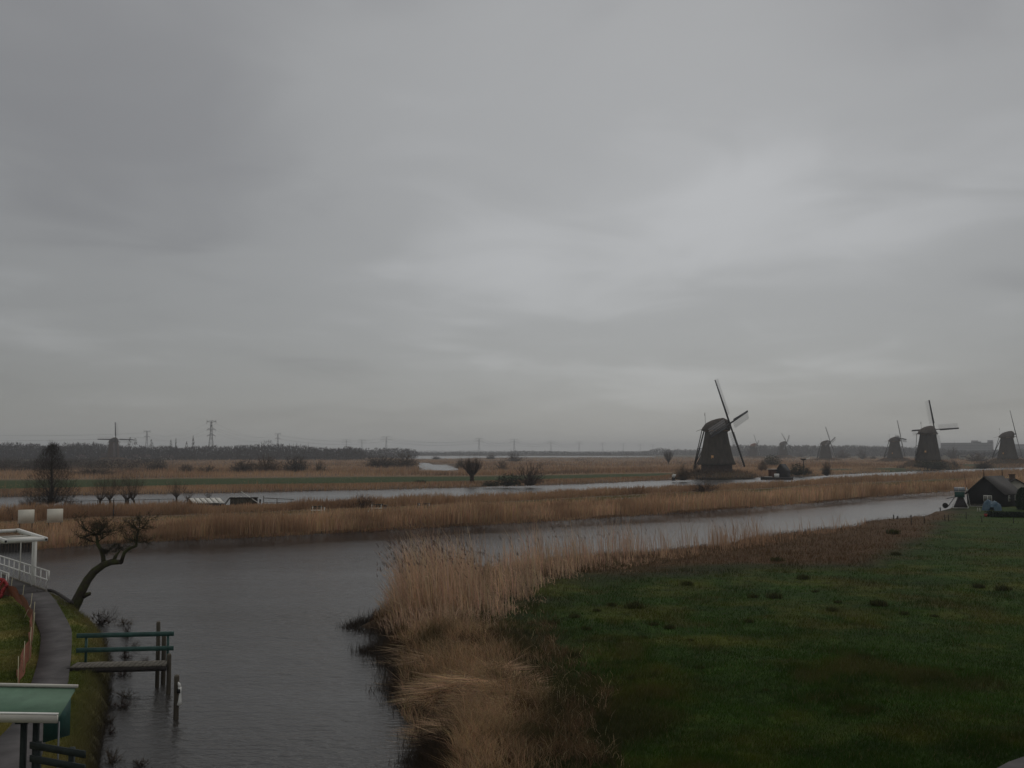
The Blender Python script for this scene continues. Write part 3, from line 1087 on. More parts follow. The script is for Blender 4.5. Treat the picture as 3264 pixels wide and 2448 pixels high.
def gable_house(label, c, yw, Wd, Ln, hw, hr, wallm, roofm, over=0.25, windows=(), chimney=None, name='house', cat='house', finial=None, group=None, door=None):
    """gable end on local -Y; width along X, length along +Y"""
    t = thing(name, label, cat, c, yw, group)
    x = Wd / 2
    MB().prism([(-x, 0, -0.3), (x, 0, -0.3), (x, 0, hw), (0, 0, hr), (-x, 0, hw)], (0, Ln, 0)).obj('wall', wallm, t)
    k = (hr - hw) / x
    ro = None
    for s in (-1, 1):
        e = x + over
        z = hr - k * e
        p = [(0, -over, hr + 0.03), (s * e, -over, z + 0.03), (s * e, -over, z + 0.15), (0, -over, hr + 0.17)]
        ro = MB().prism(p, (0, Ln + 2 * over, 0)).obj('roof', roofm, t)
    if finial:
        for y in (-over + 0.05, Ln + over - 0.05):
            MB().bar((0, y, hr - 0.1), (0, y, hr + finial), 0.10, 0.10, (0, 1, 0), 0.06, 0.06).obj('finial', M_TARBLACK, t)
    if chimney:
        cx, cy, ch = chimney
        MB().box((cx - 0.3, cy - 0.3, hw), (cx + 0.3, cy + 0.3, ch)).box((cx - 0.36, cy - 0.36, ch), (cx + 0.36, cy + 0.36, ch + 0.12)).obj('chimney', M_BRICKD, ro)
    for face, u, z, ww, wh in windows:
        if face == 'g':
            wo = MB().box((u - ww / 2, -0.05, z - wh / 2), (u + ww / 2, 0.03, z + wh / 2)).obj('window', M_OFFWHITE, t)
            for q in (-1, 1):
                MB().box((u + q * ww / 4 - ww * 0.19, -0.08, z - wh * 0.4), (u + q * ww / 4 + ww * 0.19, -0.04, z + wh * 0.4)).obj('pane', M_GLASSPALE, wo)
        else:
            wo = MB().box((x - 0.03, u - ww / 2, z - wh / 2), (x + 0.05, u + ww / 2, z + wh / 2)).obj('window', M_OFFWHITE, t)
            MB().box((x + 0.04, u - ww * 0.38, z - wh * 0.4), (x + 0.08, u + ww * 0.38, z + wh * 0.4)).obj('pane', M_GLASSPALE, wo)
    if door:
        u, dw, dh, dm = door
        MB().box((u - dw / 2, -0.07, 0), (u + dw / 2, 0.02, dh)).obj('door', dm, t)
    return t


hp = PD(3141, 1612, 138.0)
hp[2] = 0.55
# viewer-right axis turned so that the right-hand roof slope shows
gable_house('black tarred wooden hut with tall ridge spikes beside the small garden mill', hp, yaw_at(hp, 24), 5.0, 5.4, 1.75, 3.95, M_TARBLACK, M_TILEDK, 0.22,
            windows=(('g', 0.35, 1.1, 1.15, 0.85), ('s', 1.6, 1.15, 0.55, 0.8), ('s', 3.7, 1.15, 0.55, 0.8)), finial=1.05, name='hut', cat='hut')
cp = PD(3238, 1600, 152.0)
cp[2] = 0.5
gable_house('white cottage with a brown chimney half hidden behind the black hut', cp, yaw_at(cp, -30), 5.0, 6.0, 2.0, 3.3, M_CREAM, M_TILEDK, 0.25, chimney=(0, 0.8, 4.0), name='cottage', cat='cottage')

# tarpaulin over a stack
tp = P(3161, 1627, 0.6)


def tarp():
    t = thing('covered_stack', 'crumpled blue tarpaulin draped over a stack in front of the black hut', 'tarpaulin', tp, yaw_at(tp, 5))
    n, m = 28, 12
    V, Q = [], []
    for i in range(n):
        for j in range(m):
            u, v = i / (n - 1) * 2 - 1, j / (m - 1) * 2 - 1
            x, y = u * 1.12, v * 0.7
            hgt = 1.05 + 0.3 * math.exp(-((u + 0.3) / 0.2) ** 2) - 0.08 * math.exp(-((u - 0.1) / 0.15) ** 2) + 0.14 * math.sin(7 * u + 3 * v) + 0.07 * math.sin(9 * v + 7 * u)
            e = max(abs(u) ** 6, abs(v) ** 5)
            z = hgt * (1 - e) + 0.04 * RNG.uniform(-1, 1)
            if v < -0.75 and -0.12 < u < 0.28:
                z = max(z, 0.45)
            V.append((x * (1 + 0.04 * math.sin(9 * v)), y * (1 + 0.08 * math.sin(8 * u)), max(z, 0.0)))
    for i in range(n - 1):
        for j in range(m - 1):
            Q.append((i * m + j, (i + 1) * m + j, (i + 1) * m + j + 1, i * m + j + 1))
    MB().add(V, Q).obj('tarpaulin', M_BLUE, t, True)
    for x in (-0.6, 0.55):
        MB().box((x - 0.3, -0.45, 0), (x + 0.3, 0.45, 0.85)).obj('pallet_stack', M_PLANK, t)


tarp()


def post_thing(name, label, px, py, h, r=0.06, m=None, z=0.55, cat='post', group=None, lean=(0, 0)):
    c = P(px, py, z)
    o = MB().tube([(0, 0, -0.4), (lean[0] * 0.5, lean[1] * 0.5, h * 0.5), (lean[0], lean[1], h - 0.02), (lean[0], lean[1], h)], [r, r, r * 0.95, r * 0.7], 7).obj(name, m or M_PILE, None)
    o.location = tuple(c)
    return tag(o, label, cat, group)


for px, py in ((3012, 1661), (3024, 1663), (3080, 1653), (3130, 1667), (3231, 1671), (2946, 1668), (2905, 1672)):
    post_thing('fence_post', 'thin weathered post of the garden fence below the black hut', px, py, 0.72, 0.04, M_MUDWOOD, 0.6, 'fence post', 'posts of the garden fence')
for px, py, h, lb in ((2849, 1668, 0.95, 'dark mooring post with a smaller stick leaning on it'), (2862, 1667, 0.8, 'plain dark mooring post beside the one with a leaning stick'),
                      (2904, 1655, 0.5, 'short dark mooring post on the grassy water edge'), (2997, 1629, 0.5, 'stubby mooring post next to the small garden mill')):
    post_thing('mooring_post', lb, px, py, h, 0.07, M_MUDWOOD, 0.1, 'mooring post', 'mooring posts by the garden')
o = MB().bar((0, 0, -0.3), (0.14, -0.05, 0.6), 0.05).obj('leaning_stick', M_MUDWOOD)
o.location = tuple(P(2854, 1668, 0.1))
tag(o, 'short stick leaning against the dark mooring post', 'stick')

# washing-line pole
c = P(3257, 1624, 0.6)
t = thing('clothes_line_pole', 'white T-shaped washing line pole beside the black hut', 'pole', c, yaw_at(c, 0))
MB().tube([(0, 0, -0.3), (0, 0, 2.0)], 0.04, 7).obj('pole', M_OFFWHITE, t)
MB().bar((-0.42, 0, 2.0), (0.55, 0, 2.0), 0.06).obj('crossbar', M_OFFWHITE, t)
# landing rails between mill and hut
c = P(3108, 1616, 0.6)
t = thing('landing_rail', 'low weathered landing rail between the garden mill and the hut', 'railing', c, yaw_at(c, 0))
for z in (0.12, 0.36):
    MB().bar((-0.85, 0, z), (0.95, 0, z), 0.06).obj('rail', M_PLANK if z > 0.2 else M_OFFWHITE, t)
for x in (-0.8, 0.0, 0.9):
    MB().bar((x, 0, -0.2), (x, 0, 0.45), 0.06).obj('post', M_PLANK, t)
c = P(3142, 1647, 0.6)
t = thing('bucket', 'small red bucket on the grass by the low hedge', 'bucket', c)
MB().lathe([(0.13, 0), (0.19, 0.32), (0.17, 0.32), (0.12, 0.03)], 12).obj('pail', M_RED, t)
MB().tube([(0.18 * math.cos(a), 0, 0.32 + 0.16 * math.sin(a)) for a in np.linspace(0, math.pi, 7)], 0.012, 4).obj('handle', M_GREYMET, t)
c = P(3120, 1632, 0.6)
t = thing('watering_stand', 'pale pinkish wooden stand left of the blue tarpaulin', 'stand', c)
for x in (-0.16, 0.16):
    MB().bar((x, 0, 0), (x * 0.7, 0, 0.55), 0.07).obj('leg', M_OFFWHITE, t)
MB().box((-0.22, -0.15, 0.55), (0.22, 0.15, 0.6)).obj('top', M_PLANK, t)

# ------------------------------------------------------------------ white drawbridge
DA = P(148, 1878, 1.05)
DU = P(30, 1835, 1.05) - DA
DU = DU / np.linalg.norm(DU)
DYAW = math.atan2(DU[1], DU[0])           # local +X along the bridge, away from us; local +Y is to the left


def drawbridge():
    t = thing('drawbridge', 'white timber drawbridge with raised balance beams over the canal', 'drawbridge', DA, DYAW)
    Lb, Wb = 34.0, 1.8
    dk = MB().box((0.0, 0.0, -0.32), (Lb, Wb, -0.07)).obj('deck', M_ASPH, t)
    for y in (0.02, Wb - 0.02):
        MB().box((0, y - 0.06, -0.40), (Lb, y + 0.06, -0.02)).obj('edge_beam', M_PLANK, dk)
    for s, y in enumerate((0.0, Wb)):
        x0 = 0.0 if s == 0 else 0.3
        for z in (0.47, 0.93):
            MB().bar((x0 - 0.35, y, z), (Lb, y, z), 0.055, 0.055).obj('handrail', M_WHITE, t)
        MB().bar((x0 - 0.35, y, 0.45), (x0 - 0.35, y, 0.955), 0.055).obj('rail_end', M_WHITE, t)
        for x in np.arange(x0 + 0.05, 12, 1.05):
            MB().bar((x, y, -0.1), (x, y, 0.93), 0.05).obj('baluster', M_WHITE, t)
        MB().box((2.4 - 0.1, y - 0.1, -0.9), (2.4 + 0.1, y + 0.1, 2.36)).obj('post', M_WHITE, t)
    b1 = []
    for y in (-0.05, Wb + 0.05):
        b1.append(MB().bar((0.5, y, 2.47), (6.1, y, 2.60), 0.16, 0.2).obj('balance_beam', M_WHITE, t))
        MB().bar((0.47, y, 2.47), (0.51, y, 2.47), 0.1, 0.1).obj('end_cap', M_BLACK, b1[-1])
    MB().bar((0.64, -0.1, 2.475), (0.64, Wb + 0.1, 2.475), 0.22, 0.19).obj('crossbeam', M_WHITE, t)
    MB().bar((5.95, -0.1, 2.60), (5.95, Wb + 0.1, 2.60), 0.16, 0.18).obj('crossbeam', M_WHITE, t)
    for x in (2.4, 3.4):
        MB().bar((x, 0.0, 2.48), (x, Wb, 2.48), 0.08, 0.08).obj('crossbar', M_OFFWHITE, t)
    MB().box((0.78, 0.1, 2.40), (1.9, Wb - 0.1, 2.54)).obj('counterweight', M_OFFWHITE, t)
    for y in (0.02, Wb - 0.02):
        MB().tube([(5.0, y, 2.5), (5.0, y, -0.1)], 0.028, 6).obj('hanger_rod', M_OFFWHITE, t)
    for x in (4.0, 9.0, 14.0, 20.0, 26.0, 32.0):
        for y in (0.15, Wb - 0.15):
            MB().tube([(x, y, -1.6), (x, y, -0.32)], 0.11, 8).obj('pile', M_MUDWOOD, t)


drawbridge()

# abutment wall on the dike
pa, pb = P(-160, 1765), P(106, 1755)
v = pb - pa
t = thing('quay_wall', 'dark timber quay wall holding the dike below the white boards', 'quay wall', pa, math.atan2(v[1], v[0]))
n = 26
for k in range(n):
    L_ = np.linalg.norm(v) / n
    MB().box((k * L_ + 0.012, -0.06 - 0.02 * (k % 3), -1.0), ((k + 1) * L_ - 0.012, 0.06, 0.62 + 0.03 * ((k * 7) % 3))).obj('plank', M_MUDWOOD, t)
MB().box((0, -0.16, 0.6), (np.linalg.norm(v), 0.14, 0.72)).obj('capping', M_PLANK, t)

# timber edging of the path's end
ep = smooth_line([(117, 1886), (140, 1881), (165, 1881), (190, 1893), (212, 1908), (230, 1920)], 4)
b = MB()
b.tube([P(x, y + 2, 0.92) for x, y in ep], 0.09, 6)
tag(b.obj('timber_edging', M_MUDWOOD), 'dark curved timber edging between the path end and the water', 'edging')

# ------------------------------------------------------------------ jetty
JA, JB = P(232, 2120, 0.98), P(536, 2113, 0.98)
JV = JB - JA
JL = float(np.linalg.norm(JV))
JY = math.atan2(JV[1], JV[0])
t = thing('jetty', 'short plank jetty with a dark green double rail', 'jetty', JA, JY)
NP = 20
for k in range(NP):
    x0 = JL * k / NP
    MB().box((x0 + 0.008, -0.33 + 0.01 * math.sin(k * 3.1), -0.045), (x0 + JL / NP - 0.008, 0.45 + 0.012 * math.sin(k * 1.7), 0.0 + 0.004 * math.sin(k * 5.3))).obj('plank', M_PLANK, t)
for y in (-0.27, 0.38):
    MB().box((-0.1, y - 0.05, -0.20), (JL, y + 0.05, -0.05)).obj('beam', M_MUDWOOD, t)
for x in (0.27, JL - 0.12):
    MB().box((x - 0.035, 0.43, -0.1), (x + 0.035, 0.50, 0.92)).obj('rail_post', M_GREENRAIL, t)
for z in (0.40, 0.88):
    MB().bar((-0.02, 0.40, z), (JL + 0.08, 0.40, z + 0.01), 0.045, 0.15).obj('rail', M_GREENRAIL, t)
for px, py, top, lb, r in ((500, 2190, 1982, 'tall mooring pile behind the end of the jetty', 0.07), (519, 2180, 2018, 'mooring pile with a pale cap behind the jetty rail', 0.08),
                           (536, 2212, 2085, 'leaning mooring pile at the jetty corner', 0.075), (560, 2292, 2153, 'free standing mooring pile with a white float tied to it', 0.08)):
    c = P(px, py, 0.0)
    tz = PD(px, top, c[1])[2]
    o = MB().tube([(0, 0, -1.2), (0.01, 0, tz * 0.5), (0, 0.01, tz - 0.03), (0, 0, tz)], [r, r * 0.98, r * 0.95, r * 0.8], 10).obj('mooring_pile', M_PILE)
    o.location = tuple(c)
    tag(o, lb, 'pile', 'mooring piles at the jetty')
c = P(560, 2292, 0.0)
fl = thing('rope_float', 'slim white float hanging on a rope from the free standing pile', 'float', (c[0] + 0.11, c[1] - 0.04, 0.0))
MB().tube([(0.0, 0, 0.42), (0.015, 0, 0.55), (0.02, 0, 0.8), (0.0, 0, 0.95)], [0.075, 0.05, 0.03, 0.055], 8).obj('float', M_WHITE, fl, True)
MB().tube([(0, 0, 0.95), (-0.02, 0, 1.05), (-0.05, 0, 1.1)], [0.05, 0.04, 0.012], 8).obj('knot', M_WHITE, fl, True)
MB().box((-0.06, -0.05, 0.78), (0.035, 0.05, 0.90)).obj('strap', M_BLACK, fl)

# ------------------------------------------------------------------ green-roofed shelter and dark fence


def shelter():
    gz = 0.80
    fr = PD(188, 2277, 21.0)              # front right top edge
    br = PD(240, 2192, 22.3)              # back right
    fl_ = fr + (PD(0, 2274, 21.0) - PD(188, 2277, 21.0)) * 1.9
    bl = br + (PD(0, 2186, 22.3) - PD(242, 2191, 22.3)) * 1.6
    t = thing('shelter', 'open shelter with a pale green felt roof and white gutter over the path', 'shelter', (fr[0], fr[1], gz))
    o0 = np.array([fr[0], fr[1], gz])
    f, b_, l, m_ = fr - o0, br - o0, fl_ - o0, bl - o0
    up = np.array([0, 0, 0.06])
    rf = MB().add([f - up, b_ - up, m_ - up, l - up, f, b_, m_, l], [(0, 3, 2, 1)[::-1], (4, 5, 6, 7), (0, 4, 5, 1)[::-1], (1, 5, 6, 2)[::-1], (2, 6, 7, 3)[::-1], (3, 7, 4, 0)[::-1]]).obj('roof', M_ROOFGREEN, t)
    dn = np.array([0, -0.012, -0.085])
    MB().bar(f + dn + np.array([0.0, -0.05, 0.01]), l + dn + np.array([0, -0.05, 0.01]), 0.06, 0.16).obj('gutter', M_GUTTER, t)
    MB().bar(f + np.array([0.0, -0.05, 0.022]), l + np.array([0, -0.05, 0.022]), 0.09, 0.025).obj('gutter_lip', M_WHITE, t)
    MB().bar(b_ + np.array([0.05, 0.0, 0.03]), m_ + np.array([0, 0.0, 0.03]), 0.07, 0.06).obj('back_trim', M_GUTTER, t)
    # side board hanging below the right end
    n0, n1 = PD(136, 2366, 21.6), PD(220, 2342, 22.3)
    t0, t1 = n0.copy(), n1.copy()
    t0[2], t1[2] = fr[2] - 0.1, br[2] - 0.12
    MB().prism([n0 - o0, n1 - o0, t1 - o0, t0 - o0], (0.03, -0.03, 0)).obj('side_board', M_GREENDK, t)
    for px, d in ((77, 21.4), (116, 21.5)):
        q = PD(px, 2300, d) - o0
        MB().box((q[0] - 0.05, q[1] - 0.05, -0.1), (q[0] + 0.05, q[1] + 0.05, q[2] + 0.08)).obj('post', M_DARKFENCE, t)
    q = PD(188, 2300, 21.2) - o0
    MB().tube([(q[0], q[1], -0.1), (q[0], q[1], q[2])], 0.018, 6).obj('downpipe', M_GREYMET, t)
    q = PD(64, 2303, 21.4) - o0
    MB().bar(q - np.array([0.09, 0, -0.0]), q + np.array([0.16, 0, 0.0]), 0.08, 0.05).obj('bracket', M_DARKFENCE, t)
    # fence
    a, e = PD(97, 2375, 21.0), PD(271, 2405, 20.2)
    a2, e2 = PD(97, 2417, 21.0), PD(271, 2449, 20.2)
    ft = thing('rail_fence', 'near-black two-rail timber fence in front of the green shelter', 'fence', (a[0], a[1], gz))
    q0 = np.array([a[0], a[1], gz])
    for p_, r_ in ((a, e), (a2, e2)):
        MB().bar(p_ - q0, r_ - q0, 0.045, 0.135).obj('rail', M_DARKFENCE, ft)
    for k in (0.12, 0.74):
        p_ = a + (e - a) * k - q0
        MB().box((p_[0] - 0.05, p_[1] + 0.025, -0.2), (p_[0] + 0.05, p_[1] + 0.12, p_[2] + 0.07)).obj('post', M_DARKFENCE, ft)


shelter()

# ------------------------------------------------------------------ orange safety net


def safety_net():
    line = smooth_line([(-30, 1895), (10, 1897), (42, 1906), (72, 1935), (92, 1966), (100, 1998), (102, 2030), (98, 2080), (86, 2120), (70, 2160), (56, 2200)], 5)
    g = [P(x, y, 0.9) for x, y in line]
    c0 = g[0]
    t = thing('safety_net', 'sagging orange plastic safety net along the asphalt path', 'safety net', (c0[0], c0[1], 0.9))
    V, Q = [], []
    nz = 4
    n = len(g)
    for i, p in enumerate(g):
        hh = 0.58 + 0.06 * math.sin(i * 1.3) + 0.10 * math.sin(i * 0.37)
        for k in range(nz + 1):
            z = hh * k / nz
            off = 0.05 * math.sin(i * 0.9 + k * 1.1) - 0.10 * k / nz * abs(math.sin(i * 0.25))
            V.append((p[0] - c0[0] + off, p[1] - c0[1], z + 0.02))
    for i in range(n - 1):
        for k in range(nz):
            Q.append((i * (nz + 1) + k, (i + 1) * (nz + 1) + k, (i + 1) * (nz + 1) + k + 1, i * (nz + 1) + k + 1))
    MB().add(V, Q).obj('net', M_NET, t, True)
    for i in range(2, n, 6):
        p = g[i] - c0
        MB().tube([(p[0] + 0.02, p[1] - 0.02, -0.2), (p[0] + 0.02 + 0.10 * math.sin(i), p[1], 1.0 + 0.12 * math.sin(i * 2.2))], 0.012, 5).obj('stake', M_POLE, t)
    p0, p1 = P(78, 1968, 0.9) - c0, PD(99, 1925, P(78, 1968, 0.9)[1] + 0.4) - c0 + np.array([0, 0, c0[2] - 0.9])
    MB().tube([(p0[0], p0[1], 0.0), (p1[0], p1[1], PD(99, 1925, P(78, 1968, 0.9)[1] + 0.4)[2] - 0.9)], 0.014, 5).obj('stake', M_POLE, t)


safety_net()
c = P(-2, 1902, 0.9)
t = thing('barrier_roll', 'bunched red plastic barrier at the foot of the white bridge rail', 'barrier', c, 0.3)
b = MB()
ring = [(0.10 * math.sin(3 * a) + 0.24 * math.cos(a), 0.2 * math.sin(a), 0.40 + 0.40 * math.sin(a) + 0.05 * math.cos(5 * a)) for a in np.linspace(0, 2 * math.pi, 19)]
b.tube(ring, [0.09 + 0.03 * math.sin(3 * k) for k in range(19)], 7)
b.obj('roll', M_RED, t, True)
MB().bar((-0.3, 0.05, 0.0), (0.15, 0.0, 0.78), 0.16, 0.05).obj('strap', M_RED, t)
MB().tube([(-0.2, 0, 0.15), (0.02, -0.1, 0.28)], 0.16, 9).obj('core', M_BLACK, t)

# ------------------------------------------------------------------ things on the dike
for k, (px, lb) in enumerate(((82, 'blank cream sign board nearest the quay wall corner, with a dark twig before it'), (174, 'blank cream sign board standing among reed leaves'))):
    c = P(px, 1693 - 3 * k, 0.95)
    t = thing('sign_board', lb, 'sign board', c, yaw_at(c, 0))
    zb = PD(px, 1667 - 3 * k, c[1])[2] - c[2]
    MB().box((-0.66, -0.03, zb), (0.66, 0.03, zb + 1.18)).obj('panel', M_BOARD, t)
    MB().box((-0.69, -0.015, zb - 0.03), (0.69, 0.05, zb + 0.0)).obj('frame', M_OFFWHITE, t)
    for x in (-0.5, 0.5):
        MB().box((x - 0.045, 0.035, -0.4), (x + 0.045, 0.11, zb + 1.1)).obj('leg', M_PILE, t)
c = P(361, 1657, 0.9)
tz = PD(361, 1587, c[1])[2] - c[2]
t = thing('marker_pole', 'thin dark pole with a thicker foot standing on the dike by the leaning tree', 'pole', c)
MB().tube([(0, 0, -0.3), (0, 0, 1.05)], 0.075, 8).obj('foot', M_MUDWOOD, t)
MB().tube([(0, 0, 1.05), (0.02, 0, tz)], [0.04, 0.03], 6).obj('pole', M_MUDWOOD, t)


def bench(label, px, py, white_seat=True, wide=1.65, turn=0.0):
    c = P(px, py, 1.02)
    t = thing('bench', label, 'bench', c, yaw_at(c, turn), 'benches along the dike path')
    for x in (-wide * 0.36, wide * 0.36):
        l = MB().bar((x, 0.28, -0.05), (x, 0.10, 0.50), 0.07).bar((x, 0.10, 0.45), (x, 0.36, 0.92), 0.07).obj('leg', M_WHITE, t)
        MB().bar((x, -0.28, -0.05), (x, -0.18, 0.42), 0.07).obj('leg', M_WHITE, t)
        MB().bar((x, -0.26, 0.42), (x, 0.18, 0.42), 0.06).obj('seat_bearer', M_WHITE, t)
    for y in (-0.2, 0.02):
        MB().box((-wide / 2, y - 0.095, 0.45), (wide / 2, y + 0.095, 0.50)).obj('seat_plank', M_WHITE if white_seat else M_DARKFENCE, t)
    for z in (0.68, 0.85):
        MB().box((-wide / 2, 0.19 + z * 0.11, z - 0.065), (wide / 2, 0.23 + z * 0.11, z + 0.065)).obj('back_plank', M_DARKFENCE, t)
    return t


bench('bench with black planks on white legs, standing alone past the bin', 1352, 1629, False)
bench('bench with a white seat plank beside the dark litter bin', 1200, 1633, True, 1.5)
bench('bench almost swallowed by reeds, only its white plank showing', 1010, 1640, True, 1.3)
c = P(1228, 1633, 1.0)
t = thing('litter_bin', 'grey litter bin with a black lid at the end of a bench', 'litter bin', c)
MB().box((-0.22, -0.2, 0), (0.22, 0.2, 0.62)).obj('body', M_GREYMET, t)
MB().box((-0.26, -0.24, 0.62), (0.26, 0.24, 0.86)).obj('lid', M_BLACK, t)
c = P(1034, 1637, 1.0)
t = thing('bollard', 'low white bollard with a rounded top among reeds on the dike', 'bollard', c)
MB().tube([(0, 0, -0.2), (0, 0, 0.55)], 0.07, 8).obj('shaft', M_WHITE, t)
MB().lathe([(0.08, 0.55), (0.085, 0.62), (0.05, 0.68), (0.01, 0.7)], 8).obj('cap', M_WHITE, t)

# cold frames: slanted white panels
c = PD(660, 1613, 132.0)
c[2] = 0.9
t = thing('cold_frame', 'row of slanted white glazed panels on the dike', 'cold frame', c, yaw_at(c, 0))
for k in range(6):
    x = -1.85 + 0.66 * k
    s = 0.16
    MB().prism([(x + s, -0.6, 0.40), (x + s + 0.56, -0.6, 0.40), (x + 0.56 - 0.45, 0.6, 1.02), (x - 0.45, 0.6, 1.02)], (0, 0, 0.04)).obj('panel', M_OFFWHITE, t)
MB().prism([(-1.75, -0.58, -0.2), (2.1, -0.58, -0.2), (2.1, -0.58, 0.36), (-1.75, -0.58, 0.36)], (0, 0.05, 0)).obj('front_board', M_MUDWOOD, t)
MB().prism([(-2.3, 0.55, -0.2), (1.5, 0.55, -0.2), (1.5, 0.55, 0.98), (-2.3, 0.55, 0.98)], (0, 0.05, 0)).obj('back_board', M_MUDWOOD, t)
MB().bar((-2.4, 0.5, 0.95), (-3.2, 0.3, 0.35), 0.08).obj('prop', M_MUDWOOD, t)

# boat shed
c = PD(780, 1610, 136.0)
c[2] = 0.85
t = thing('boat_shed', 'low dark timber boat shed with a leaning ramp on the dike', 'shed', c, yaw_at(c, 4))
for k in range(12):
    x0 = -1.85 + k * 0.29
    MB().box((x0 + 0.012, -0.9, -0.2), (x0 + 0.278, -0.86 + 0.01 * (k % 2), 0.92 + 0.02 * (k % 3))).obj('wall_plank', M_PILE, t)
MB().box((-1.85, -0.85, -0.2), (1.65, 0.9, 0.9)).obj('body', M_MUDWOOD, t)
MB().box((-1.95, -1.0, 0.95), (1.75, 1.0, 1.03)).obj('roof', M_TILEDK, t)
MB().box((1.2, -0.93, -0.1), (1.62, -0.9, 0.85)).obj('door', M_BLACK, t)
MB().bar((-1.95, -0.95, 0.98), (-2.75, -0.95, -0.05), 0.1).obj('ramp_rail', M_PLANK, t)
MB().bar((-1.9, -0.2, 0.98), (-2.6, -0.2, -0.05), 0.1).obj('ramp_rail', M_PLANK, t)
for x in (-1.6, -1.25, -0.6):
    MB().box((x, -0.6, 1.04), (x + 0.22, -0.3, 1.14 + 0.05 * math.sin(7 * x))).obj('roof_crate', M_OFFWHITE, t)
MB().box((1.95, -0.9, 0.0), (2.15, -0.7, 0.8)).obj('stump', M_MUDWOOD, t)
a, e = PD(769, 1567, 138.0), PD(833, 1609, 133.0)
o = MB().tube([(0, 0, 0), tuple(a - e)], [0.05, 0.04], 6).obj('boat_mast', M_OFFWHITE)
o.location = tuple(e)
tag(o, 'long white mast leaning across the boat shed', 'mast')
c = PD(890, 1612, 136.0)
c[2] = 0.85
t = thing('hand_rail', 'plain brown handrail running off from the boat shed', 'railing', c, yaw_at(c, -3))
MB().bar((-2.05, 0, 0.95), (2.0, 0, 0.72), 0.08).obj('rail', M_PILE, t)
MB().bar((-2.05, 0, 0.35), (1.8, 0, 0.30), 0.06).obj('rail', M_PILE, t)
for x, h in ((-2.05, 1.25), (-0.3, 0.9), (1.55, 0.75)):
    MB().bar((x, 0, -0.3), (x, 0, h), 0.09).obj('post', M_PILE, t)
c = PD(706, 1612, 134.0)
c[2] = 0.85
t = thing('path_lamp', 'small mushroom shaped dark lamp between cold frame and shed', 'lamp', c)
MB().tube([(0, 0, -0.2), (0, 0, 0.62)], 0.035, 6).obj('stem', M_MUDWOOD, t)
MB().lathe([(0.19, 0.62), (0.2, 0.66), (0.12, 0.74), (0.02, 0.77)], 10).obj('shade', M_MUDWOOD, t)
# long rail under the willows
a, e = PD(206, 1623, 133.0), PD(556, 1616, 140.0)
a[2] = e[2] = 0.85
v = e - a
t = thing('willow_fence', 'long single-rail fence under the pollard willows', 'fence', a, math.atan2(v[1], v[0]))
Lw = float(np.linalg.norm(v))
MB().bar((0, 0, 0.62), (Lw, 0, 0.62), 0.06).obj('rail', M_MUDWOOD, t)
for x in np.linspace(0.1, Lw - 0.1, 8):
    MB().bar((x, 0, -0.3), (x, 0, 0.68), 0.08).obj('post', M_MUDWOOD, t)

# ------------------------------------------------------------------ hut group across the second canal
c = PD(2487, 1514, 300.0)
c[2] = 0.7
gable_house('black pointed boat house on the bank right of the large windmill', c, yaw_at(c, 20), 2.9, 4.5, 1.5, 3.5, M_TARBLACK, M_TARBLACK, 0.15, name='boat_house', cat='boat house')
c = PD(2477, 1522, 290.0)
c[2] = 0.15
t = thing('moored_boat', 'dark moored barge with a white cabin below the pointed boat house', 'boat', c, yaw_at(c, -4))
hull = []
for x, hw_, z in ((-4.6, 0.3, 0.75), (-3.6, 0.9, 0.6), (0, 1.05, 0.5), (3.4, 1.0, 0.55), (4.4, 0.7, 0.62)):
    hull.append([(x, -hw_, z), (x, -hw_ * 0.7, -0.3), (x, hw_ * 0.7, -0.3), (x, hw_, z)])
V = [p for s in hull for p in s]
Q = []
for i in range(4):
    for k in range(4):
        Q.append((4 * i + k, 4 * i + (k + 1) % 4, 4 * i + 4 + (k + 1) % 4, 4 * i + 4 + k))
Q += [(0, 3, 2, 1), (16, 17, 18, 19)]
MB().add(V, Q).obj('hull', M_MUDWOOD, t)
MB().box((-0.75, -0.7, 0.5), (0.55, 0.7, 1.55)).obj('cabin', M_WHITE, t)
MB().box((-3.6, -0.95, 0.62), (-1.4, -0.9, 0.76)).obj('rubbing_strake', M_OFFWHITE, t)
c = PD(2459, 1500, 302.0)
c[2] = 0.7
t = thing('lean_to', 'reddish lean-to with a pale flat roof beside the pointed boat house', 'shed', c, yaw_at(c, 0))
MB().box((-0.9, -1, -0.2), (1.6, 1, 2.0)).obj('wall', mat('faded_red_boards', (0.16, 0.075, 0.05), 0.85, 0.15, noise=0.3, nscale=1), t)
MB().bar((-1.3, -1.1, 2.12), (1.7, -1.1, 2.16), 2.4, 0.12, (0, 0, 1)).obj('roof', M_OFFWHITE, t)
# white-topped mooring hood on the far bank
c = PD(2147, 1530, 268.0)
c[2] = 0.35
t = thing('sluice_hood', 'tilted white hood on a dark stand at the canal edge left of the large windmill', 'sluice', c, yaw_at(c, 0))
MB().prism([(-0.45, -0.4, 0), (0.45, -0.4, 0), (0.38, -0.4, 0.95), (-0.38, -0.4, 0.95)], (0, 0.8, 0)).obj('stand', M_MUDWOOD, t)
MB().prism([(-0.42, -0.5, 0.95), (0.25, -0.5, 0.75), (0.72, -0.5, 1.62), (0.0, -0.5, 1.78), (-0.42, -0.5, 1.45)], (0, 0.9, 0)).obj('hood', M_WHITE, t)
MB().bar((-0.4, -0.45, 0.8), (-1.25, -0.45, 0.35), 0.1).obj('lever', M_OFFWHITE, t)
MB().bar((0.35, 0, 1.7), (-0.2, 0, 2.3), 0.06).obj('staff', M_MUDWOOD, t)
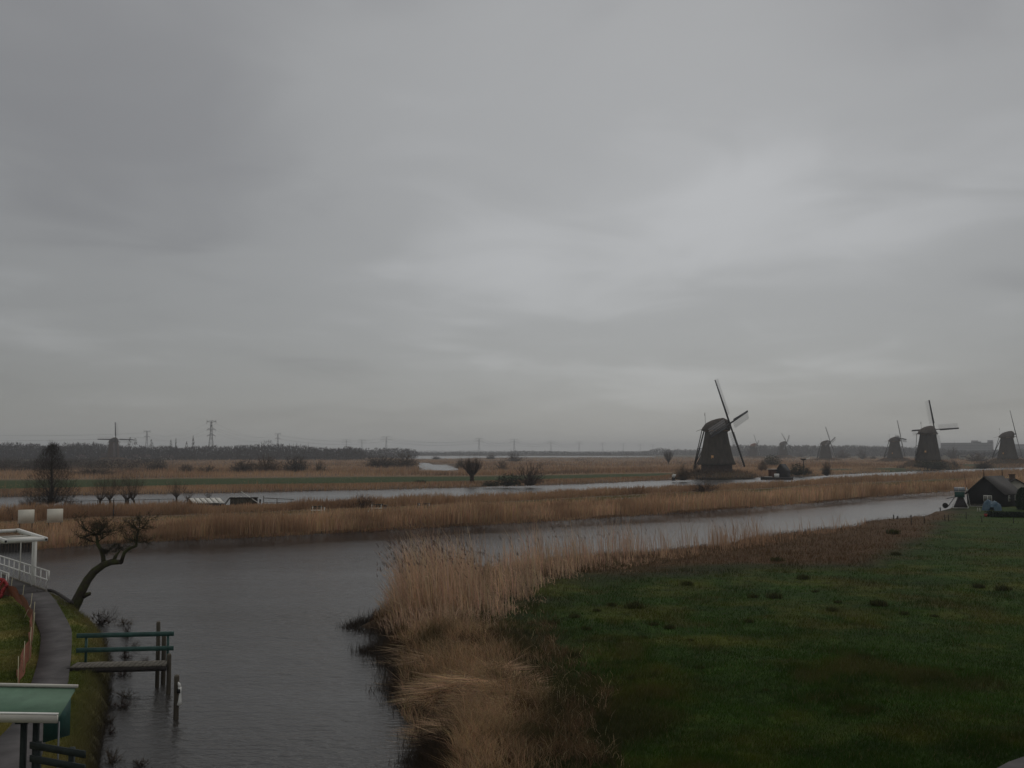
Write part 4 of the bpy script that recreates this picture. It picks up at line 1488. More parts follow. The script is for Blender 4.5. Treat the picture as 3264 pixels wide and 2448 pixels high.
# nest pole
c = PD(2562, 1510, 330.0)
c[2] = 0.6
t = thing('nest_pole', 'tall pole carrying a twig nest platform with a white streak', 'nest pole', c)
MB().tube([(0, 0, -0.3), (0, 0, 4.6)], 0.14, 6).obj('pole', M_MUDWOOD, t)
MB().lathe([(0.5, 4.6), (1.1, 5.0), (1.05, 5.15), (0.4, 5.0)], 12).obj('nest', M_BARK, t)
MB().prism([(0.5, -0.9, 4.95), (1.9, -0.9, 5.3), (1.8, -0.9, 5.5), (0.6, -0.9, 5.2)], (0, 0.1, 0)).obj('board', M_WHITE, t)

# ------------------------------------------------------------------ far buildings
c = PD(3081, 1447, 1850.0)
c[2] = 0.5
t = thing('apartment_block', 'long grey apartment block with two roof lift houses beyond the mills', 'apartment block', c, yaw_at(c, 8))
Wd, hb = 88.0, 23.5
MB().box((-Wd / 2, 0, -0.5), (Wd / 2, 13, hb)).obj('wall', M_FLAT, t)
MB().box((-Wd / 2 - 0.4, -0.5, hb), (Wd / 2 + 0.4, 13.4, hb + 0.6)).obj('roof', M_TILEDK, t)
for x0, x1, h in ((8, 19, 4.8), (13, 24, 2.8), (35, 44, 5.2)):
    MB().box((x0, 3, hb + 0.6), (x1, 10, hb + h)).obj('lift_house', M_FLAT, t)
for k in range(8):
    z = 1.2 + k * 2.85
    wb = MB().box((-Wd / 2 + 0.8, -0.12, z), (Wd / 2 - 0.8, 0.05, z + 1.35)).obj('window_band', M_FLATWIN, t)
    b = MB()
    MB().box((-Wd / 2 + 0.4, -1.0, z - 0.75), (Wd / 2 - 0.4, -0.02, z - 0.35)).obj('gallery', M_FLAT, wb)
c = PD(3320, 1447, 1850.0)
c[2] = 0.5
t = thing('apartment_block', 'second grey apartment block behind the mill with the upright sail', 'apartment block', c, yaw_at(c, 4))
MB().box((-46, 0, -0.5), (60, 13, 21.0)).obj('wall', M_FLAT, t)
MB().box((-46.4, -0.5, 21.0), (60.4, 13.4, 21.6)).obj('roof', M_TILEDK, t)
for k in range(7):
    MB().box((-45, -0.12, 1.2 + k * 2.85), (59, 0.05, 2.5 + k * 2.85)).obj('window_band', M_FLATWIN, t)
HOUSES = [(3011, 1455, 900, 6, 2.8, 5.0, 'low white house left of the yellow gabled one'), (3059, 1455, 930, 8, 2.6, 4.6, 'wide low white house below the apartment block'),
          (3087, 1457, 850, 4.2, 3.2, 6.0, 'tall yellowish gabled house among the garden trees'), (3112, 1454, 980, 6, 3.0, 5.6, 'white house with a grey gable behind the yellow house'),
          (3104, 1458, 800, 3.2, 2.2, 3.8, 'tiny white shed right of the yellow gabled house'), (3121, 1458, 800, 5.0, 2.2, 3.8, 'row of small white sheds near the bushes'),
          (3143, 1458, 830, 5.5, 2.2, 4.0, 'small white house at the end of the garden row'),
          (320, 1450, 905, 9, 2.6, 6.0, 'farmhouse with a red tiled roof at the wood edge left of the dark mill'), (402, 1451, 905, 12, 2.4, 4.8, 'long farm barn with a red roof right of the dark mill'),
          (446, 1452, 905, 9, 2.4, 5.0, 'red roofed house below the near pylon'), (514, 1451, 905, 10, 2.2, 4.4, 'long low red roofed barn below the slim poplars'), (246, 1449, 905, 7, 2.6, 4.8, 'small pale house at the wood edge')]
for px, py, d, wd, hw_, hr_, lb in HOUSES:
    c = PD(px, py, d)
    c[2] = 0.5
    red = px < 1000
    gable_house(lb, c, yaw_at(c, 72 if wd > 6 else 12), 6.5 if wd > 6 else wd, wd, hw_, hr_, M_CREAM, M_REDROOF if red else M_TILEDK, 0.3,
                windows=(('s', wd * 0.3, 1.4, 1.0, 1.2), ('s', wd * 0.7, 1.4, 1.0, 1.2)), name='farmhouse' if wd > 6 else 'house', cat='house', group='houses at the far wood edge')

# ------------------------------------------------------------------ pylons and lines


def pylon_meshes():
    H = 40.0
    b = MB()
    def hw(z):
        return float(np.interp(z, [0, 24, 40], [3.6, 1.15, 0.55]))
    zs = [0, 7, 13.5, 19, 24, 28.5, 33, 37, 40]
    th = 0.26
    for i in range(len(zs) - 1):
        a, c = hw(zs[i]), hw(zs[i + 1])
        cs = [(-1, -1), (1, -1), (1, 1), (-1, 1)]
        for k in range(4):
            (x0, y0), (x1, y1) = cs[k], cs[(k + 1) % 4]
            p00, p01 = (x0 * a, y0 * a, zs[i]), (x1 * a, y1 * a, zs[i])
            p10, p11 = (x0 * c, y0 * c, zs[i + 1]), (x1 * c, y1 * c, zs[i + 1])
            b.bar(p00, p10, th)
            b.bar(p00, p11, th * 0.55)
            b.bar(p01, p10, th * 0.55)
            b.bar(p10, p11, th * 0.55)
    tower = b.mesh('tower', M_STEEL)
    arms = []
    for z, l, horn in ((24.5, 4.2, 0), (31.0, 4.4, 0), (39.0, 5.0, 2.6), (33.0, 12.5, 0), (39.0, 10.5, 0)):
        b = MB()
        w_ = hw(z)
        for s in (-1, 1):
            for y in (-w_, w_):
                b.bar((s * w_ * 0.5, y, z), (s * l, 0, z + 0.3), 0.34)
                b.bar((s * w_ * 0.5, y, z + 2.0), (s * l, 0, z + 0.4), 0.28)
            b.bar((s * l * 0.5, 0, z), (s * l * 0.5, 0, z + 1.2), 0.25)
            b.bar((s * l, 0, z + 0.4), (s * l, 0, z - 1.7), 0.26)
            if horn:
                b.bar((s * l * 0.72, 0, z + 0.4), (s * l, 0, z + horn), 0.34)
        arms.append(b.mesh('crossarm', M_STEEL))
    return tower, arms


PT, PA = pylon_meshes()
PY = [(467, 1373), (672, 1341), (885, 1381), (1104, 1401), (1153, 1401), (1231, 1391), (1527, 1397), (1639, 1400), (1756, 1405), (1846, 1408), (1921, 1411), (1987, 1413), (2041, 1415), (2081, 1417), (2151, 1421)]
PL = {3: 'faint pylon above the wood left of the broad crowned skyline tree', 4: 'faint small pylon between two larger ones over the wood edge', 5: 'lattice pylon rising over the end of the wood edge', 6: 'wide-armed lattice pylon over the lake near the big pollard willow',
      7: 'wide-armed hazy pylon over the lake shore shrubs', 8: 'wide-armed hazy pylon past the airy bank bush', 9: 'hazy pylon with thin arms where the lake narrows', 10: 'pale pylon over the lake end', 11: 'pale pylon left of the bare forked tree group'}
PL3 = ['lattice power pylon behind the poplars next to the dark mill', 'tallest lattice power pylon above the wood edge', 'lattice power pylon above the rounded part of the wood']
pos = []
for i, (px, py) in enumerate(PY):
    d = 33.0 * FPX / (1440.0 - py)
    c = PD(px, 1440, d)
    al = math.atan2(c[0], c[1])
    pos.append((c, al))
    t = thing('power_pylon', PL3[i] if i < 3 else PL.get(i, 'faintest lattice pylon in the row by the bare forked tree'), 'pylon', (c[0], c[1], 0.4), -al + R(12 if i % 2 else -10), 'power pylons on the horizon')
    obj('tower', PT, t)
    for k, m in enumerate(PA):
        if (k > 2) != (i > 2) or (k == 0 and i != 1):
            continue
        obj('crossarm', m, t)


def cable(p, q, sag, r):
    n = 14
    b = MB()
    b.tube([p + (q - p) * s - np.array([0, 0, sag * 4 * s * (1 - s)]) for s in np.linspace(0, 1, n)], r, 3)
    return b


order = [0, 1, 2, 5, 6, 7, 8, 9]
offl = np.array([-760.0, 900.0, 0])
chain = [(offl, -0.7)] + [pos[i] for i in order]
SPAN = ['thin power cable coming in towards the pylon by the dark mill', 'thin power cable from the pylon by the dark mill to the tallest pylon', 'thin power cable from the tallest pylon over the rounded wood', 'thin power cable over the spruce spires of the wood',
        'thin power cable crossing the left end of the lake', 'thin power cable above the big pollard willow', 'thin power cable over the lake shore shrubs', 'thin power cable where the lake narrows']
for i in range(len(chain) - 1):
    (a, aa), (e, ea) = chain[i], chain[i + 1]
    for side in (-1, 1):
        for z, l in ((37.3, 4.9 if i < 4 else 10.2), (30.8, 4.3 if i < 4 else 12.0)):
            p = np.array([a[0] + side * l * math.cos(aa), a[1] - side * l * math.sin(aa), z + 0.4])
            q = np.array([e[0] + side * l * math.cos(ea), e[1] - side * l * math.sin(ea), z + 0.4])
            dm = min(math.hypot(*p[:2]), math.hypot(*q[:2]))
            o = cable(p, q, 9.0, 0.00006 * dm).obj('power_cable', M_CABLE)
            tag(o, SPAN[i], 'cable', 'power cables between the pylons')

# ------------------------------------------------------------------ shrubs and trees


def bush_mesh(name, seed, n=420, wd=0.016, col=C_SCRUB, up=0.55, m=M_TWIG, leaf=0, leafcol=(0.03, 0.05, 0.02), shape='dome'):
    """bare shrub of unit width and height: stems fan out from the foot, twigs fork off them"""
    rng = np.random.default_rng(seed)
    P0, P1, WW = [], [], []
    ns = max(10, n // 12)
    for i in range(ns):
        a = rng.uniform(0, 2 * math.pi)
        e = math.acos(rng.uniform(0.05, 1.0))
        ln = rng.uniform(0.72, 1.0) * (0.95 + 0.1 * rng.standard_normal())
        tip = np.array([0.5 * math.sin(e) * math.cos(a), 0.5 * math.sin(e) * math.sin(a), max(0.12, math.cos(e))]) * ln
        if shape == 'fan':
            tip[:2] *= 1.0
        p = np.array([tip[0] * 0.12, tip[1] * 0.12, 0.0])
        prev = p
        for k in range(1, 5):
            s = k / 4
            q = p + (tip - p) * s + np.array([0, 0, 0.05 * math.sin(s * 3)]) + rng.normal(0, 0.018, 3)
            P0.append(prev)
            P1.append(q + (q - prev) * 0.15)
            WW.append(wd * (1.5 - s))
            for j in range(max(1, n // (ns * 4))):
                st = prev + (q - prev) * rng.uniform(0, 1)
                dr = (q - prev) / max(np.linalg.norm(q - prev), 1e-6) * 0.6 + rng.normal(0, 0.45, 3) + np.array([0, 0, up])
                P0.append(st)
                P1.append(st + dr * rng.uniform(0.05, 0.17))
                WW.append(wd * rng.uniform(0.5, 0.9))
            prev = q
    P0, P1, WW = np.array(P0), np.array(P1), np.array(WW)
    P1[:, 2] = np.maximum(P1[:, 2], 0.01)
    parts = [spikes(P0, P1, WW, cvar(col, len(P0), 0.25, rng), rng)]
    if leaf:
        a, e = rng.uniform(0, 2 * math.pi, leaf), np.arccos(rng.uniform(0, 1, leaf))
        r = rng.uniform(0.45, 1.0, leaf) ** 0.6 * (0.8 + 0.35 * vnoise(3 * np.cos(a) + 7, 3 * np.sin(a) + 3 * e, 1.0))
        c = np.stack([0.5 * r * np.sin(e) * np.cos(a), 0.5 * r * np.sin(e) * np.sin(a), r * np.cos(e)], 1)
        d = rng.normal(0, 1, (leaf, 3))
        d[:, 2] += 0.5
        d /= np.linalg.norm(d, axis=1, keepdims=True)
        parts.append(spikes(c - d * 0.03, c + d * 0.045, np.full(leaf, wd * 3.2), cvar(leafcol, leaf, 0.3, rng), rng))
    V, F, C = merge(parts)
    return mesh(name, V, F, m, C)


BUSH = [bush_mesh('shrub', 11, 1500, 0.014, C_SCRUB * 1.0), bush_mesh('shrub', 12, 2400, 0.015, C_SCRUB * 0.85), bush_mesh('shrub', 13, 1100, 0.013, np.array([0.07, 0.05, 0.04])),
        bush_mesh('shrub', 14, 1600, 0.016, np.array([0.046, 0.042, 0.026]), leaf=420, leafcol=(0.022, 0.034, 0.014)), bush_mesh('shrub', 15, 1800, 0.016, np.array([0.10, 0.066, 0.040]))]


def place(px, py, d=None, z=0.6):
    return P(px, py, z) if d is None else PD(px, py, d)


# (x, foot y, width px, height px, mesh, label) shrubs beyond the second canal and on the dike
SHRUBS = [(775, 1507, 84, 40, 1, 'dark pointed bare shrub in the reed field'), (848, 1504, 95, 46, 4, 'tawny rounded shrub beside the dark pointed one'), (943, 1505, 100, 50, 1, 'broad dark shrub next to the tawny one'),
          (1019, 1504, 52, 34, 0, 'thin grey shrub trailing off the broad dark one'), (658, 1507, 66, 24, 0, 'low grey shrub left of the dark pointed one'), (595, 1505, 50, 26, 1, 'small dark shrub left of the low grey shrub'),
          (1215, 1492, 110, 40, 1, 'wide dark thicket left of the narrow inlet'), (1290, 1490, 95, 42, 4, 'brown thicket at the edge of the narrow inlet'), (1466, 1494, 34, 34, 0, 'slim shrub left of the big pollard willow'),
          (1600, 1499, 42, 32, 0, 'grey shrub standing alone in the reeds right of the big pollard willow'), (1688, 1547, 118, 70, 2, 'large airy bare bush on the canal bank'), (1622, 1548, 76, 34, 3, 'low dark bush at the foot of the airy one'),
          (1640, 1472, 54, 28, 0, 'distant grey shrub behind the reed field'), (1390, 1464, 32, 10, 1, 'flat dark islet shrub in front of the lake'), (1565, 1464, 28, 16, 1, 'small dark shrub on the lake shore'),
          (2222, 1521, 92, 30, 4, 'rusty shrub before the foot of the large windmill'), (2300, 1521, 100, 26, 1, 'dark hedge shrub below the large windmill'), (2178, 1530, 66, 44, 4, 'brown bush behind the white sluice hood'),
          (2262, 1522, 60, 24, 0, 'thin grey shrub in the middle of the row below the large windmill'), (2362, 1519, 70, 24, 0, 'grey shrub between the large windmill and the boat house'), (2432, 1505, 46, 34, 4, 'rusty shrub left of the pointed boat house'), (2461, 1487, 48, 34, 3, 'dark evergreen shrub behind the pointed boat house'),
          (2540, 1515, 62, 34, 3, 'dark green bush right of the pointed boat house'), (2570, 1513, 42, 26, 1, 'brown bush by the nest pole'), (2635, 1516, 30, 44, 1, 'upright dark shrub on the canal bank'),
          (2685, 1462, 50, 26, 4, 'reddish shrub beside the grey mill with steep sails'), (2750, 1463, 32, 32, 0, 'bare round shrub between two distant mills'), (2550, 1457, 30, 12, 1, 'small dark shrub right of the pale mill'), (2784, 1463, 22, 10, 1, 'tiny dark shrub on the reed edge'),
          (3036, 1466, 36, 40, 0, 'tall bare shrub right of the mill with upper lattices'), (3115, 1473, 56, 26, 4, 'rusty shrub below the far sheds'), (3042, 1493, 28, 26, 1, 'dark bush on the bank below the tall bare shrub'), (3134, 1494, 58, 24, 1, 'brown thicket on the canal bank'),
          (2950, 1496, 56, 28, 3, 'green bush under the mill with upper lattices'), (2992, 1497, 52, 26, 3, 'dark green bush with yellow flecks under the same mill'), (3205, 1474, 34, 14, 1, 'low shrub under the mill with the upright sail'),
          (100, 1628, 74, 46, 1, 'dark bush at the left foot of the tall conical tree'), (222, 1624, 84, 42, 2, 'airy bush at the right foot of the tall conical tree'), (1162, 1622, 62, 46, 2, 'bare bush among dike reeds'), (1105, 1622, 70, 30, 2, 'low tangled bush leaning into the reeds'),
          (2245, 1571, 84, 44, 2, 'airy brown bush on the dike in front of the large windmill'), (2480, 1552, 34, 16, 0, 'low shrub on the far side of the dike'), (30, 1660, 60, 46, 2, 'brown bush left of the cream boards'),
          (300, 1515, 150, 22, 1, 'long low thicket at the edge of the brown scrub'), (120, 1500, 180, 30, 0, 'wide grey thicket behind the tall conical tree'), (500, 1500, 60, 26, 1, 'dark thicket where the brown scrub ends'), (1340, 1542, 40, 12, 3, 'low dark tuft on the far canal bank'),
          (1560, 1549, 50, 16, 3, 'small dark bush on the far canal bank by the pollard willow')]
for px, py, wpx, hpx, k, lb in SHRUBS:
    dike = py > 1550 and (py > 1560 or px > 2200) and px not in (1688, 1622)
    c = P(px, py, 0.75 if dike else 0.45)
    s = c[1] / FPX
    o = obj('shrub', BUSH[k], None, tuple(c - np.array([0, 0, 0.05])), (0, 0, RNG.uniform(0, 6.28)), (wpx * s * 1.55, wpx * s * 1.1, hpx * s * 1.2))
    tag(o, lb, 'shrub', 'bare shrubs of the polder')


def stump_tree(name, label, c, knob_h, trunk_r, shoot_h, shoot_w, n, wd, lean=(0, 0), seed=0, col=C_SCRUB, group='pollard willows', cat='willow tree'):
    t = thing(name, label, cat, c, 0, group)
    L_ = np.array([lean[0], lean[1], 0])
    MB().tube([(0, 0, -0.3), tuple(L_ * 0.4 + np.array([0, 0, knob_h * 0.5])), tuple(L_ * 0.85 + np.array([0, 0, knob_h * 0.85])), tuple(L_ + np.array([0, 0, knob_h])), tuple(L_ + np.array([0, 0, knob_h * 1.12]))],
              [trunk_r * 1.15, trunk_r, trunk_r * 1.05, trunk_r * 1.7, trunk_r * 0.9], 9).obj('trunk', M_BARK, t, True)
    rng = np.random.default_rng(seed)
    P0, P1, WW = [], [], []
    top = L_ + np.array([0, 0, knob_h])
    for i in range(n):
        a, e = rng.uniform(0, 2 * math.pi), rng.uniform(0, 1.15)
        ln = rng.uniform(0.55, 1.0)
        s0 = top + np.array([math.cos(a) * trunk_r * 1.3, math.sin(a) * trunk_r * 1.3, rng.uniform(-0.1, 0.1) * knob_h])
        tip = s0 + np.array([shoot_w * 0.5 * math.sin(e) * math.cos(a), shoot_w * 0.5 * math.sin(e) * math.sin(a), shoot_h * math.cos(e * 0.75)]) * ln
        mid_ = s0 + (tip - s0) * 0.5 + np.array([math.cos(a), math.sin(a), 0]) * 0.05 * shoot_w
        P0 += [s0, mid_]
        P1 += [mid_ + (tip - mid_) * 0.1, tip]
        WW += [wd * 1.4, wd]
        for j in range(2):
            b0 = s0 + (tip - s0) * rng.uniform(0.3, 0.85)
            P0.append(b0)
            P1.append(b0 + (tip - s0) * 0.22 + rng.normal(0, 0.06, 3) * shoot_h)
            WW.append(wd * 0.7)
    P0, P1, WW = np.array(P0), np.array(P1), np.array(WW)
    V, F, C = spikes(P0, P1, WW, cvar(col, len(P0), 0.2, rng), rng)
    obj('crown', mesh('crown', V, F, M_TWIG, C), t)
    return t


for px, py, ky, sh, sw, r, ln, lb in ((318, 1621, 1593, 4.4, 6.0, 0.16, (0.05, 0), 'slender pollard willow nearest the tall conical tree'), (351, 1621, 1590, 4.6, 5.6, 0.16, (-0.1, 0), 'pollard willow with a slightly bent trunk in the row of four'),
                                      (403, 1621, 1588, 4.8, 6.4, 0.26, (0.05, 0), 'thick trunked pollard willow in the row of four'), (430, 1618, 1589, 4.4, 5.6, 0.14, (-0.36, 0), 'leaning thin pollard willow in the row of four'),
                                      (563, 1606, 1583, 3.0, 4.6, 0.12, (-0.05, 0), 'young pollard willow left of the cold frames'), (598, 1604, 1590, 1.6, 2.6, 0.09, (0, 0), 'spindly pollard willow at the cold frame corner'),
                                      (663, 1604, 1587, 1.0, 1.3, 0.10, (0, 0), 'low pollard willow behind the cold frames')):
    c = PD(px, py, 142.0)
    c[2] = 0.75
    kz = PD(px, ky, 142.0)[2] - c[2]
    stump_tree('pollard_willow', lb, c, kz, r, sh, sw, 120 if sh > 2 else 60, 0.022, ln, px, np.array([0.085, 0.06, 0.045]))
c = P(1504, 1538, 0.6)
stump_tree('pollard_willow', 'big round-headed pollard willow on the green strip beyond the canal', c, 2.0, 0.5, 4.8, 6.2, 420, 0.055, (0, 0), 5, np.array([0.06, 0.044, 0.036]))
# bare tree left of the large mill
c = P(2130, 1484, 0.5)
stump_tree('bare_tree', 'bare forked tree standing left of the large windmill', c, 2.2, 0.3, 8.0, 8.5, 130, 0.12, (0.2, 0), 9, np.array([0.06, 0.05, 0.045]), None, 'tree')


def conical_tree():
    c = PD(161, 1626, 138.0)
    c[2] = 0.75
    t = thing('conical_tree', 'tall dark conical tree with dense bare branches on the dike', 'tree', c)
    H = 8.4
    b = MB().tube([(0, 0, -0.3), (0.05, 0, 2.5), (-0.03, 0, 5.5), (0, 0, H * 0.97)], [0.22, 0.17, 0.09, 0.02], 8)
    b.obj('trunk', M_BARK, t)
    for k, (x, l) in enumerate(((-0.35, -1.3), (0.4, 1.2), (0.1, 0.6), (-0.15, -0.5))):
        MB().tube([(x * 0.5, 0.1 * k, -0.3), (x, 0.1, 1.0), (x + l * 0.5, 0.2, 2.6)], [0.12, 0.09, 0.03], 6).obj('stem', M_BARK, t)
    rng = np.random.default_rng(4)
    P0, P1, WW = [], [], []
    for i in range(7000):
        u = rng.uniform(0, 1) ** 1.25
        z = 0.35 + (H - 0.6) * u
        a = rng.uniform(0, 2 * math.pi)
        lobes = 0.72 + 0.5 * float(vnoise(np.array([a * 1.4 + 4]), np.array([z * 0.9]), 1.0)[0])
        env = (0.35 + 3.9 * (1 - u) ** 0.72 * min(1, 0.45 + u * 3.0)) * lobes
        rr = env * math.sqrt(rng.uniform(0.02, 1.0))
        q = np.array([rr * math.cos(a), rr * math.sin(a), z])
        dr = np.array([math.cos(a) * 0.5 * rr / 3, math.sin(a) * 0.5 * rr / 3, 0.8]) + rng.normal(0, 0.35, 3)
        P0.append(q)
        P1.append(q + dr * rng.uniform(0.3, 0.75))
        WW.append(0.032)
        if i % 16 == 0:
            P0.append(np.array([0.05 * math.cos(a), 0.05 * math.sin(a), max(0.0, z - rr * 0.9 - 0.2)]))
            P1.append(q)
            WW.append(0.045)
    P0, P1 = np.array(P0), np.array(P1)
    V, F, C = spikes(P0, P1, np.array(WW), cvar((0.044, 0.035, 0.029), len(P0), 0.3, rng), rng)
    obj('crown', mesh('crown', V, F, M_TWIG, C), t)


conical_tree()


def leaning_tree():
    D0 = P(240, 1926, 0.7)[1]
    o0 = P(240, 1926, 0.7)
    t = thing('leaning_tree', 'crooked bare tree leaning out over the canal beside the path', 'tree', o0)
    Q = lambda x, y, dd=0.0: PD(x, y, D0 + dd) - o0
    px = 27 * D0 / FPX

    def limb(pts, rad):
        return [Q(*p) for p in pts], rad
    main = MB().tube(*limb([(232, 1938, 0), (246, 1916, 0), (262, 1880, 0), (279, 1848, 0.1), (300, 1822, 0.2), (330, 1800, 0.2), (356, 1791, 0.1), (388, 1792, 0.0)], [0.30, 0.26, 0.215, 0.20, 0.185, 0.17, 0.15, 0.10]), 10)
    tr = main.obj('trunk', M_MOSSBARK, t, True)
    MB().tube(*limb([(266, 1900, 0), (278, 1895, -0.1), (287, 1892, -0.15)], [0.13, 0.10, 0.085]), 8).obj('branch_stub', M_MOSSBARK, tr, True)
    limbs = [([(331, 1803, 0.2), (329, 1775, 0.25), (322, 1752, 0.3), (311, 1733, 0.3), (308, 1708, 0.3)], [0.13, 0.11, 0.10, 0.085, 0.075]),
             ([(386, 1793, 0), (392, 1775, -0.05), (396, 1762, -0.1), (412, 1748, -0.1), (434, 1740, -0.1), (436, 1715, -0.1), (441, 1690, -0.1)], [0.10, 0.09, 0.085, 0.08, 0.075, 0.06, 0.045]),
             ([(362, 1790, 0.1), (368, 1774, 0.15), (376, 1763, 0.2), (385, 1752, 0.2)], [0.11, 0.09, 0.05, 0.03])]
    for pts, rad in limbs:
        MB().tube(*limb(pts, rad), 8).obj('limb', M_MOSSBARK, t, True)
    rng = np.random.default_rng(21)
    segs = []

    def grow(p, dr, ln, r, depth):
        q = p
        for k in range(3):
            dr = dr + rng.normal(0, 0.22, 3) + np.array([0, 0, 0.05])
            dr /= np.linalg.norm(dr)
            n_ = q + dr * ln / 3
            segs.append((q, n_, r))
            if depth > 0:
                for j in range(2 if depth > 1 else 2):
                    s = dr + rng.normal(0, 0.75, 3)
                    s /= np.linalg.norm(s)
                    grow(n_, s, ln * rng.uniform(0.45, 0.7), r * 0.55, depth - 1)
            q = n_
            r *= 0.82

    def head(x, y, dd, n, ln, spread, r):
        base = Q(x, y, dd)
        for i in range(n):
            a = 2 * math.pi * i / n + rng.uniform(-0.3, 0.3)
            v = np.array([math.cos(a) * spread, math.sin(a) * spread * 0.8, rng.uniform(0.35, 1.1)])
            grow(base, v / np.linalg.norm(v), ln * rng.uniform(0.7, 1.1), r, 3)
    head(306, 1706, 0.3, 7, 0.85, 1.35, 0.045)
    head(310, 1728, 0.3, 2, 0.7, 1.2, 0.035)
    head(441, 1692, -0.1, 4, 0.62, 0.8, 0.035)
    head(434, 1730, -0.1, 4, 0.62, 1.4, 0.03)
    head(380, 1757, 0.2, 3, 0.35, 0.9, 0.018)
    head(340, 1770, 0.25, 3, 0.34, 1.2, 0.014)
    P0 = np.array([s[0] for s in segs])
    P1 = np.array([s[1] for s in segs])
    rr = np.array([s[2] for s in segs])
    b = MB()
    thick = rr > 0.016
    for a, c, r in zip(P0[thick], P1[thick], rr[thick]):
        b.tube([a, c], [r, r * 0.8], 5)
    b.obj('branches', M_MOSSBARK, t, True)['kind'] = 'stuff'
    tp, tq = P0[~thick], P1[~thick]
    tp, tq = tp[::3], tq[::3]
    ex0 = tp + (tq - tp) * rng.uniform(0, 1, (len(tp), 1))
    ex1 = ex0 + rng.normal(0, 0.07, ex0.shape) + np.array([0, 0, 0.05])
    Vx = spikes(ex0, ex1, np.full(len(ex0), 0.008), cvar((0.05, 0.044, 0.028), len(ex0), 0.25, rng), rng)
    V, F, C = spikes(P0[~thick], P1[~thick] + (P1[~thick] - P0[~thick]) * 0.35, np.maximum(rr[~thick] * 2.4, 0.014), cvar((0.05, 0.046, 0.028), int((~thick).sum()), 0.25, rng), rng)
    V, F, C = merge([(V, F, C), Vx])
    obj('twigs', mesh('twigs', V, F, M_TWIG, C), t)


leaning_tree()

# bare sapling and sedge cushions along the near bank
c = P(345, 1985, 0.25)
o = obj('waterside_shrub', bush_mesh('waterside_shrub', 31, 160, 0.012, np.array([0.075, 0.055, 0.045])), None, tuple(c), (0, 0, 0.4), (1.35, 1.0, 1.25))
tag(o, 'wispy bare sapling rooted in the bank below the leaning tree', 'shrub')
SED = [bush_mesh('sedge', 41, 420, 0.026, np.array([0.055, 0.036, 0.028]), 0.75), bush_mesh('sedge', 42, 380, 0.022, np.array([0.07, 0.05, 0.03]), 0.9)]
for i, (px, py, wx, hx, lb) in enumerate(((318, 1992, 120, 34, 'rusty sedge cushion below the wispy sapling'), (395, 1990, 90, 20, 'low sedge tuft reaching into the water beside the sapling'), (405, 2030, 60, 30, 'dark sedge clump behind the jetty rail'),
                                          (430, 2062, 40, 20, 'small sedge clump behind the jetty'), (400, 2098, 70, 30, 'sedge tuft hidden behind the jetty deck'), (462, 2106, 40, 16, 'rounded brown sedge cushion by the jetty'), (390, 2155, 100, 24, 'rusty sedge patch under the jetty'),
                                          (400, 2225, 90, 26, 'spiky dark sedge patch below the jetty'), (395, 2255, 110, 22, 'low matted sedge below the spiky patch'), (352, 2305, 60, 30, 'dark sedge tuft against the bank'), (350, 2340, 56, 26, 'dark drooping sedge tuft against the bank'),
                                          (355, 2430, 110, 44, 'broad reddish sedge cushion at the bank foot'), (450, 2442, 120, 20, 'sparse sedge spreading over the water'))):
    c = P(px, py, 0.0)
    s = c[1] / FPX
    o = obj('sedge_clump', SED[i % 2], None, (c[0], c[1], -0.05), (0, 0, i * 1.3), (wx * s, wx * s * 0.8, hx * s * 1.5))
    tag(o, lb, 'sedge', 'sedge clumps along the near bank')

# ------------------------------------------------------------------ woods


def wood_tree_spikes(x, y, h, wd_, n, thick, col, rng, kind='round'):
    a = rng.uniform(0, 2 * math.pi, n)
    u = rng.uniform(0, 1, n)
    if kind == 'spire':
        zc = u * 0.97
        rr = wd_ * 0.5 * (1 - u) ** 0.7 * rng.uniform(0.3, 1, n)
    elif kind == 'poplar':
        zc = 0.05 + u * 0.85
        rr = wd_ * 0.5 * np.sin(math.pi * np.clip(0.12 + 0.86 * u, 0, 1)) ** 0.8 * rng.uniform(0.1, 1, n)
    else:
        zc = 0.02 + u * 0.9
        rr = wd_ * 0.5 * np.sqrt(np.clip(1 - (np.abs(zc - 0.5) / 0.55) ** 2.4, 0.05, 1)) * rng.uniform(0.2, 1, n)
    p0 = np.stack([x + rr * np.cos(a) * 0.8, y + rr * np.sin(a) * 0.8, zc * h], 1)
    ln = h * rng.uniform(0.10, 0.22, n)
    out = np.stack([np.cos(a) * 0.55, np.sin(a) * 0.55, rng.uniform(0.5, 1.1, n)], 1)
    if kind != 'round':
        out[:, :2] *= 0.3
    p1 = p0 + out * ln[:, None]
    if kind != 'round':
        p1 = p0 + out * (ln * np.clip(1.25 - u, 0.25, 1))[:, None]
    p1[:, 2] = np.minimum(p1[:, 2], h * (1.05 + 0.05 * rng.uniform(-1, 1, n)))
    return spikes(p0, p1, np.full(n, thick) * rng.uniform(0.6, 1.2, n), cvar(col, n, 0.22, rng), rng)


